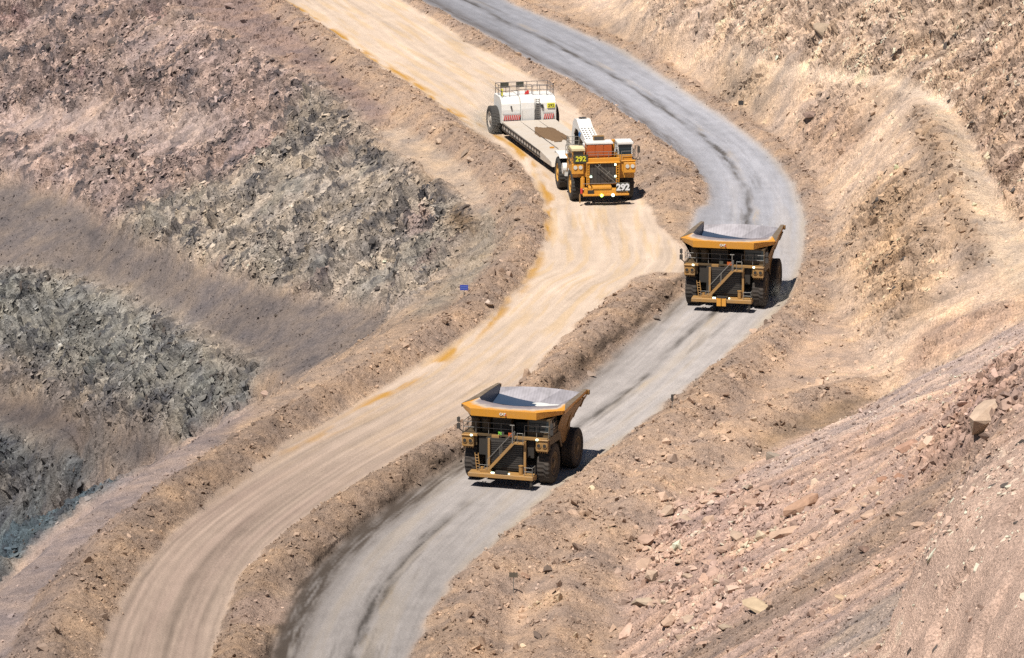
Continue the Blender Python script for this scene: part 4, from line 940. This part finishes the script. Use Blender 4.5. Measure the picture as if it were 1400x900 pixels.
    for x in (1.65, 3.24):
        wn = MB(); wn.box(x, x+.03, -2.1, -.32, 5.56, 6.74); wn.build('side_window', GLS, cab)
    b = MB(); b.tube([(3.6,-2.2,4.95),(3.95,-2.3,5.3),(3.95,-2.3,6.6),(3.6,-2.2,6.6),(3.6,-2.2,4.95)], .035); b.box(3.85,4.15,-2.42,-2.32,5.75,6.5); b.tube([(3.3,-2.2,4.97),(4.25,-2.2,4.97)], .06); b.build('mirror', BLK, t)
    # cabinets on the other half of the deck
    for x0, x1, y0, y1, z1, nm in ((-3.55,-2.15,-1.7,.2,6.25,'control_cabinet'),(-3.45,-2.3,.6,2.2,5.9,'battery_box')):
        b = MB(); b.box(x0, x1, y0, y1, 4.955, z1-.25, 0); b.box(x0-.06, x1+.06, y0-.06, y1+.06, z1-.25, z1, 1); b.box(x0+.1, x1-.1, y0-.04, y0-.002, 5.1, z1-.35, 2); b.build(nm, [YEL, paint_white_cap, DRK], t)
    b = MB(); b.box(-3.62,-1.92,-2.96,-2.86,4.80,5.78); nb = b.build('number_board', BOARD, t); lettering('lettering', '292', .80, DIGY, nb, (-2.76,-2.985,5.30), .02, .02)
    b = MB(); b.cyl((-3.95,-2.3,4.6),(-3.95,-2.3,6.0), .05, 6); b.box(-4.15,-3.75,-2.42,-2.32,5.4,5.9); b.build('mirror', BLK, t)
    b = MB(); rails(b, [(-3.7,-2.55,4.95),(-3.7,2.3,4.95),(3.55,2.3,4.95),(3.55,-2.55,4.95),(2.0,-2.55,4.95)], 1.05, 1.3); rails(b, [(-2.0,-2.85,5.36),(1.7,-2.85,5.36)], .7, 1.1); rails(b, [(-3.6,.3,6.0),(-3.6,2.2,5.95),(-2.2,2.2,5.95)], 1.0, .7); b.build('handrail', RAIL, t)
    b = MB(); b.cyl((1.25,-1.2,4.955),(1.25,-1.2,6.9), .17, 10); b.cyl((1.25,-1.2,6.9),(1.25,-1.2,7.15), .22, 10); b.build('exhaust_stack', YEL, t)
    b = MB(); b.cyl((-3.9,3.6,3.0),(-2.2,3.6,3.0), .62, 18); b.box(-3.7,-2.4,3.0,4.2,2.2,2.6); b.build('fuel_tank', WHT, t)
    b = MB()
    for s_ in (-1, 1):
        x0, x1 = sorted((s_*1.75, s_*4.0)); b.prism([(5.0,3.9),(5.3,4.15),(8.6,4.15),(8.9,3.9),(8.85,3.85),(8.58,4.07),(5.32,4.07),(5.05,3.85)], 0, x0, x1)
    b.build('rear_fender', WHT, t)
    b = MB(); b.box(-1.5,1.5,6.2,8.0,3.31,3.9); b.cyl((0,7.0,3.9),(0,7.0,4.3), .7, 18); b.build('hitch', DRK, t)
    return t
paint_white_cap = paint('sun bleached yellow', (.72,.60,.36), .5, .2)
TR = make_tractor()
TR.location = (10.15, 573.2, 0); TR.rotation_euler = (0, 0, R(8))

# ------------------------------------------------------------------ lowboy trailer (local: -y towards the tractor, y = 0 at the rear end of the deck)
def make_trailer():
    t = thing('lowboy_trailer', 'long white lowboy trailer with empty flat deck behind the numbered tractor', 'trailer')
    RT = 1.7
    b = MB(); b.prism([(.6,1.95),(-18.0,1.80),(-23.0,1.42),(-23.4,.85),(-18,.80),(.6,.85)], 0, -3.35, 3.35, 0)
    b.prism([(-23.0,1.40),(-25.2,1.40),(-25.2,.95),(-23.38,.88)], 0, -2.6, 2.6, 0)
    for x in (-1.15, 1.15): b.box(x-.03, x+.03, -17.9, .4, 1.90, 1.965, 1)
    dk = b.build('deck', [DECKM, DRK], t, bevel=.03)
    for s_ in (-1, 1):
        b = MB(); x0, x1 = sorted((s_*3.352, s_*3.42)); b.box(x0, x1, -17.9, .5, .95, 1.12); b.box(x0, x1, -17.9, .5, 1.62, 1.74)
        for i in range(15): b.box(x0, x1, -17.6+1.25*i, -17.45+1.25*i, 1.121, 1.619)
        b.build('side_rail', DRK, dk)
    # spilled soil on the deck
    n = 26; V = []; F = []
    for i in range(n):
        for j in range(n):
            u, v = i/(n-1)*2-1, j/(n-1)*2-1; r = math.hypot(u, v)+.35*math.sin(5*math.atan2(v,u)+1)*.3+random.uniform(-.06,.06)
            V.append((.35+1.75*u, -8.2+5.2*v, 1.86+.17*max(0, 1-r)**.7+(.02*random.random() if r < 1 else -.1)))
    F = [(i*n+j,(i+1)*n+j,(i+1)*n+j+1,i*n+j+1) for i in range(n-1) for j in range(n-1)]
    b = MB(); b.add(V, F); b.build('spilled_soil', paint('dark spilled soil', (.12,.065,.028), .95, .15, (.26,.18,.10), nscale=2.), dk)
    b = MB(); b.box(-1.9,-1.4,-17.0,-16.7,1.82,1.98); b.build('wheel_chock', YEL, dk)
    # rear axle housing
    def shell(x0, x1, m=0, lift=0., y0=1.2):
        s = MB(); prof = [(y0,1.5),(y0,3.2+lift),(y0+.12,3.9+lift),(y0+.5,4.45+lift),(y0+1.1,4.72+lift),(4.9,4.72+lift),(5.2,4.4+lift),(5.2,1.5)]
        s.prism(prof, 0, x0, x1, m); return s
    b = shell(-3.25, -.88); b.build('axle_cover', WHT, t, bevel=.05)
    b = shell(-.86, .86, 0, .12, 1.0); b.box(-.78, -.70, .94, .997, 1.7, 3.2); b.box(.70,.78,.94,.997,1.7,3.2); b.build('centre_cover', WHT, t, bevel=.05)
    b = shell(.88, 3.62); b.build('axle_cover', WHT, t, bevel=.05)
    for x0, x1 in ((-3.1,-1.0),(1.95,3.2)):
        b = MB(); b.box(x0, x1, .98, 1.18, 1.955, 2.62, 1)
        k = int((x1-x0)/.22)
        for i in range(k):
            x = x0+(i+.15)*(x1-x0)/k; b.prism([(x,1.98),(x+.12,1.98),(x+.24,2.58),(x+.12,2.58)], 1, .94, .979, 0)
        b.box(x0, x1, .96, 1.17, 2.62, 2.80, 2)
        b.build('warning_stripe', [REDM, WHT, paint('grey studded strip', (.45,.43,.42), .6, .2)], t)
    b = MB()
    for x in (1.0, 1.42): b.box(x-.03, x+.03, .93, 1.1, 1.96, 4.5)
    for i in range(10): b.box(1.0, 1.42, .95, 1.08, 2.1+.25*i, 2.16+.25*i)
    b.build('ladder', RAIL, t)
    b = MB(); b.box(2.45, 3.4, 1.08, 1.196, 3.3, 3.85); nb = b.build('number_panel', SIGNY, t); lettering('lettering', '292', .52, BOARD, nb, (2.92,1.07,3.57), .008, .012)
    b = MB(); b.box(1.72,1.95,1.02,1.197,3.3,3.75); b.box(-2.15,-2.0,1.02,1.197,3.4,3.7); b.build('lamp_housing', BLK, t)
    b = MB(); rails(b, [(-3.15,1.9,4.74),(-.95,2.4,4.74)], 1.25, 1.0, .04); rails(b, [(-.8,2.4,4.86),(.8,2.4,4.86)], 1.15, .8, .04); rails(b, [(.95,2.4,4.74),(3.45,1.9,4.74),(3.45,4.8,4.74)], 1.25, .8, .04); rails(b, [(-3.15,1.9,4.74),(-3.15,4.8,4.74),(3.45,4.8,4.74)], 1.25, 1.3, .04); b.build('handrail', paint('dark rail', (.10,.09,.10), .5, .15), t)
    for x0, x1 in ((-2.55,-1.5),(-.55,.4)):
        b = MB(); b.box(x0, x1, 4.68, 4.76, 5.35, 5.98); b.build('dark_board', BOARD, t)
    b = MB(); b.prism([(-.1,4.87),(.45,4.95),(.4,5.35),(.1,5.2)], 1, 2.2, 2.5); b.build('red_fitting', REDM, t)
    b = MB(); b.cyl((-2.85,2.6,4.73),(-2.85,2.6,5.6), .1, 8); b.build('beacon_post', SIGNY, t)
    for x in (-3.75, 3.75): make_wheel(t, x, 3.6, RT, 1.0, 1 if x > 0 else -1, RUB, DECKM)
    for x in (-2.2, 2.2): make_wheel(t, x, 3.6, RT, 1.25, 1 if x > 0 else -1, RUB, DECKM)
    b = MB(); b.cyl((-4.2,3.6,RT),(4.2,3.6,RT), .4, 12); b.build('rear_axle', DRK, t)
    # gooseneck: arched box beam over the tractor's rear deck
    prof = [(-23.5,1.42),(-23.6,4.6),(-24.2,6.3),(-25.0,6.85),(-25.9,6.9),(-27.0,6.2),(-31.2,4.75),(-31.6,4.3),(-30.9,4.22),(-27.6,5.0),(-26.4,5.75),(-25.3,5.75),(-24.65,5.0),(-24.5,1.42)]
    g = MB()
    for x0, x1 in ((-1.05,-.95),(.50,.60)): g.prism(prof, 0, x0, x1, 0)
    topl = prof[:8]
    vs = [(x,y,z-.02) for x in (-.95,.50) for y, z in topl]; k = len(topl); g.add(vs, [(i,i+1,k+i+1,k+i) for i in range(k-1)], 0)
    inl = [prof[i] for i in (7,8,9,10,11,12,13)]
    vs = [(x,y,z+.02) for x in (-.95,.50) for y, z in inl]; k = len(inl); g.add(vs, [(i,i+1,k+i+1,k+i) for i in range(k-1)], 1)
    go = g.build('gooseneck', [WHT, DRK], t)
    b = MB()
    for i in range(9):
        q = i/8; y = -27.4-3.5*q; z = 6.2+(y+27.0)*.3452
        for x in (-.8, -.45, .0, .38): b.cyl((x,y,z-.03),(x,y,z+.03), .10, 8)
    for x in (-.8,.35):
        for z in (5.2,5.6,6.0): b.cyl((x,-23.9,z),(x,-23.9,z+.01), .1, 8)
    b.build('bolt_heads', DRK, go)
    b = MB(); b.box(-.6,.2,-25.7,-25.1,6.905,7.0); b.build('lifting_plate', BLK, go)
    b = MB(); b.prism([(-26.9,5.15),(-27.15,5.7),(-27.9,5.55),(-27.6,5.05)], 0, -1.09, -1.051); b.build('blue_mark', BLUM, go)
    b = MB()
    for x in (-.6,.2): b.cyl((x,-24.6,1.7),(x,-26.2,4.9), .2, 12)
    b.build('lift_cylinder', RAIL, go)
    return t
TL = make_trailer()
TL.location = (2.2, 611.4, 0); TL.rotation_euler = (0, 0, R(14.2))

# ------------------------------------------------------------------ signs
def ground_sign(name, label, cat, px, py, z, w, h, post, mat, posts=1, stripe=None):
    x, y, _ = P(px, py, z); zg = height_at(x, y)
    t = thing(name, label, cat, (x, y, zg), R(-5))
    for k in range(posts):
        xx = 0 if posts == 1 else (-.3*w+.6*w*k)
        b = MB(); b.cyl((xx,.03,-.3),(xx,.03,post+h*.8), .035, 6); b.build('post', RAIL, t)
    b = MB(); b.box(-w/2, w/2, -.04, .0, post, post+h, 0)
    if stripe:
        for q in (.3, .62): b.box(-w*.4, w*.4, -.05, -.0405, post+h*q, post+h*(q+.1), 1)
    b.build('sign_panel', [mat] + ([stripe] if stripe else []), t)
    return t
ground_sign('road_sign', 'small blue sign on a post on the berm beside the pale dirt road', 'sign', 634.5, 403, 1.5, .85, .55, .9, BLUE, 1, paint('pale blue lettering bars', (.10,.17,.42), .5, .05))
ground_sign('marker_sign', 'small dark sign on a thin post in the near dirt bank, below the lower truck', 'sign', 702, 803, 1.2, .72, .42, 1.35, paint('weathered board', (.07,.06,.045), .7, .2))
ground_sign('marker_post', 'slim dark marker post at the edge of the grey road between the trucks', 'post', 919, 563, 1.2, .24, .62, .75, BLK)
ground_sign('slope_sign', 'dark sign on a post on the slope above the upper bend', 'sign', 1013, 143, 2.2, .65, .55, 1.3, BLK)

# ------------------------------------------------------------------ boulders one can tell apart
def boulder(label, px, py, z, size, seed, col, stretch=(1,1,1), group=None, sink=.12, rotz=0.):
    x, y, zz = P(px, py, z)
    for _ in range(40):
        zz = height_at(x, y); x2, y2, _q = P(px, py, zz); x += .5*(x2-x); y += .5*(y2-y)
    size *= 1.08; v, f = stone_shape(seed, 20)
    me = bpy.data.meshes.new('boulder'); me.from_pydata([tuple(p*size*np.array(stretch)) for p in v], [], [list(map(int, q)) for q in f])
    a = me.attributes.new('soil', 'FLOAT_COLOR', 'POINT'); a.data.foreach_set('color', [c for _ in v for c in (*col, 1)])
    me.materials.append(M_STONE)
    o = bpy.data.objects.new('boulder', me); COL.objects.link(o); o.location = (x, y, height_at(x, y)+size*stretch[2]*(.5-sink)); o.rotation_euler = (random.uniform(-.3,.3), random.uniform(-.3,.3), rotz or random.uniform(0,6))
    o['label'] = label; o['category'] = 'boulder'
    if group: o['group'] = group
    return o
PK = (.40,.275,.20); TN = (.39,.285,.21); RD = (.30,.17,.115); GR = (.26,.21,.165); DK = (.13,.095,.075)
boulder('largest reddish boulder lying alone in the middle of the scree slope', 1096, 698, 10, 1.25, 101, (.36,.225,.155), (1.3,.9,.75))
boulder('pale angular boulder at the left edge of the rockfall', 883, 775, 1, .95, 102, PK, (1.2,.9,.7))
boulder('pale squat boulder just below the angular one at the rockfall edge', 892, 793, 1, .75, 103, TN)
boulder('tan boulder standing apart above the rockfall, on the grey windrow', 912, 702, 1, .70, 104, TN)
boulder('dark boulder at the top corner of the rockfall', 1057, 629, 1, .75, 105, GR, (1.2,.9,.8))
boulder('broad yellowish flat slab low on the scree slope', 1037, 834, 14, 1.25, 106, (.40,.30,.20), (1.2,.8,.35))
boulder('small yellowish slab on the scree right of the broad one', 1156, 823, 18, .75, 107, (.42,.30,.20), (1.2,.8,.4))
boulder('long pale slab pointing downhill on the scree below the red boulder', 1072, 733, 10, 1.25, 108, PK, (1.5,.55,.45), rotz=.2)
boulder('reddish blocky boulder high on the scree under the pale slab', 1243, 616, 14, 1.05, 109, (.35,.21,.15), (1.1,.9,.8))
boulder('huge pale slab leaning at the top of the scree slope', 1356, 572, 22, 2.4, 117, (.42,.31,.23), (.95,.9,1.0), sink=.45)
boulder('dark squat boulder on the scree midway to the outcrop', 1182, 755, 16, .62, 111, (.2,.13,.1), (1.3,.9,.7))
boulder('pale rounded boulder at the dirt road edge below the blue sign', 669, 417, .5, .62, 112, (.42,.33,.27), (1.2,.9,.8))
boulder('pinkish boulder on the left berm top, above the long dirt road', 364, 541, .5, .62, 113, (.33,.23,.18), (1.3,.9,.7))
boulder('dark boulder in the near dirt bank right of the small dark sign', 749, 783, 1, .62, 114, DK, (1.1,.9,.9))
boulder('brown boulder near the foot of the near dirt bank', 736, 871, 1, .5, 115, DK, (1.3,.9,.7))
boulder('flat reddish stone beside the dark boulder in the near bank', 718, 789, 1, .5, 116, (.26,.16,.11), (1.4,.8,.5))
boulder('great rounded grey block standing out of the upper right wall', 1128, 45, 12, 1.9, 117, (.37,.28,.20), (1,.8,1.1), sink=.5)
boulder('dark reddish block jutting from the slope above the bend', 1109, 160, 6, 1.35, 131, (.22,.15,.12), (1.1,1.1,1.0), sink=.4)
boulder('dark block in the left wall near the top of the pale chute', 157, 62, -6, 1.3, 119, (.11,.085,.075), (.9,1.2,1.1), sink=.3)
boulder('tan stone at the upper end of the bright bench under the upper berm', 600, 196, 0, .6, 120, TN)
boulder('brown block on the strip between left wall and upper berm, beside a smaller one', 634, 212, 0, .8, 121, (.27,.2,.15), (1.3,.9,.8))
boulder('small pale block at the berm foot beside the bright bench', 644, 221, 0, .55, 122, TN)
boulder('reddish stone at the wall edge under the upper berm', 408, 98, 0, .6, 123, (.25,.18,.15), (1.3,.8,.8))
boulder('pale stone beside the reddish one at the wall edge', 386, 99, 0, .5, 124, (.34,.26,.22))
rr = random.Random(5)
fall = [(880,740),(900,752),(915,735),(935,720),(950,745),(925,765),(940,790),(910,800),(965,770),(985,755),(900,825),(930,830),(950,855),(975,830),(955,800),(990,790),(1003,735),(975,715),(1000,705),(960,690),(1012,772),(885,830),(985,858),(940,872),(968,885),(910,850),(1025,690),(1040,672),(1015,660),(990,676)]
for i, (px, py) in enumerate(fall):
    c = rr.choice([PK, TN, (.36,.24,.18), (.34,.26,.19)])
    boulder('pinkish angular boulder in the rockfall heap at the scree foot', px+rr.uniform(-8,8), py+rr.uniform(-6,6), 2, rr.uniform(.42,.85), 200+i, c, (rr.uniform(.9,1.4),1,rr.uniform(.6,.9)), 'boulders in the rockfall heap')
band = [(1180,690),(1165,705),(1195,675),(1150,700),(1210,660),(1228,650),(1245,640),(1140,690),(1175,720),(1200,690),(1265,610),(1285,595),(1300,610),(1222,712),(1235,700),(1250,715),(1190,712)]
for i, (px, py) in enumerate(band):
    boulder('reddish stone in the rocky band across the middle of the scree', px+rr.uniform(-6,6), py+rr.uniform(-6,6), 14, rr.uniform(.35,.7), 300+i, rr.choice([RD, PK, (.32,.21,.15)]), (rr.uniform(.9,1.4),1,rr.uniform(.6,.9)), 'stones in the scree band')

# ------------------------------------------------------------------ camera, sun, sky
cam = bpy.data.cameras.new('camera'); cam_o = bpy.data.objects.new('camera', cam); COL.objects.link(cam_o)
cam.sensor_width = 36; cam.lens = 36*FPX/1400; cam.clip_start = 1; cam.clip_end = 4000
cam_o.location = (0, 0, CAM_H); cam_o.rotation_euler = (R(90)-PITCH, 0, 0); SC.camera = cam_o
SUN_AZ_VEC = Vector((.45, .89, 0)).normalized(); ELEV = R(62)
d = Vector((SUN_AZ_VEC.x*math.cos(ELEV), SUN_AZ_VEC.y*math.cos(ELEV), -math.sin(ELEV)))
sun = bpy.data.lights.new('sun', 'SUN'); sun_o = bpy.data.objects.new('sun', sun); COL.objects.link(sun_o)
sun.energy = 5.0; sun.angle = R(.53); sun.color = (1, .955, .885); sun_o.rotation_euler = d.to_track_quat('-Z', 'Y').to_euler(); sun_o.location = (0, 300, 300)
w = bpy.data.worlds.new('World'); SC.world = w; w.use_nodes = True; nt = w.node_tree
sky = nt.nodes.new('ShaderNodeTexSky'); sky.sky_type = 'NISHITA'; sky.sun_disc = False; sky.sun_elevation = ELEV
sky.sun_rotation = math.atan2(-SUN_AZ_VEC.x, -SUN_AZ_VEC.y); sky.altitude = 2500
nt.links.new(sky.outputs[0], nt.nodes['Background'].inputs[0]); nt.nodes['Background'].inputs[1].default_value = .05
SC.view_settings.view_transform = 'Standard'; SC.view_settings.look = 'None'; SC.view_settings.exposure = .50; SC.view_settings.gamma = 1
SC.cycles.max_bounces = 5; SC.cycles.diffuse_bounces = 1; SC.cycles.use_denoising = False

# ------------------------------------------------------------------ dusty air
def dust_puff(name, loc, size, dens, seed):
    """thin cloud of road dust hanging low behind the wheels"""
    m = bpy.data.materials.new('road dust'); m.use_nodes = True; nt = m.node_tree; nt.nodes.remove(nt.nodes['Principled BSDF']); N = nt.nodes; L = nt.links
    v = N.new('ShaderNodeVolumePrincipled'); v.inputs['Color'].default_value = (.86,.80,.70,1)
    tc = N.new('ShaderNodeTexCoord'); ln = N.new('ShaderNodeVectorMath'); ln.operation = 'LENGTH'
    mp = N.new('ShaderNodeMapRange'); mp.inputs[1].default_value = 1; mp.inputs[2].default_value = .15; mp.inputs[3].default_value = 0; mp.inputs[4].default_value = 1
    n = N.new('ShaderNodeTexNoise'); n.inputs['Scale'].default_value = 2.2; n.inputs['Detail'].default_value = 3; mv = N.new('ShaderNodeVectorMath'); mv.inputs[1].default_value = (seed, 2*seed, 0)
    n2 = N.new('ShaderNodeMapRange'); n2.inputs[1].default_value = .35; n2.inputs[2].default_value = .75
    mu = N.new('ShaderNodeMath'); mu.operation = 'MULTIPLY'; m2 = N.new('ShaderNodeMath'); m2.operation = 'MULTIPLY'; m2.inputs[1].default_value = dens
    L.new(tc.outputs['Object'], ln.inputs[0]); L.new(ln.outputs['Value'], mp.inputs[0]); L.new(tc.outputs['Object'], mv.inputs[0]); L.new(mv.outputs[0], n.inputs['Vector']); L.new(n.outputs['Fac'], n2.inputs[0])
    L.new(mp.outputs[0], mu.inputs[0]); L.new(n2.outputs[0], mu.inputs[1]); L.new(mu.outputs[0], m2.inputs[0]); L.new(m2.outputs[0], v.inputs['Density']); L.new(v.outputs[0], N['Material Output'].inputs['Volume'])
    bm = bmesh.new(); bmesh.ops.create_icosphere(bm, subdivisions=3, radius=1); me = bpy.data.meshes.new(name); bm.to_mesh(me); bm.free(); me.materials.append(m)
    o = bpy.data.objects.new(name, me); COL.objects.link(o); o.location = loc; o.scale = size; o['kind'] = 'stuff'
    return o
dust_puff('dust', (-3.4, 614.5, 1.3), (3.2, 7, 2.0), .22, 1.3)
dust_puff('dust', (0.5, 626, 2.0), (6, 10, 3.2), .10, 3.1)
dust_puff('dust', (27.2, 519.5, 1.2), (2.6, 6, 1.9), .16, 5.7)
dust_puff('dust', (6.2, 452, 1.0), (2.0, 5, 1.6), .10, 7.7)
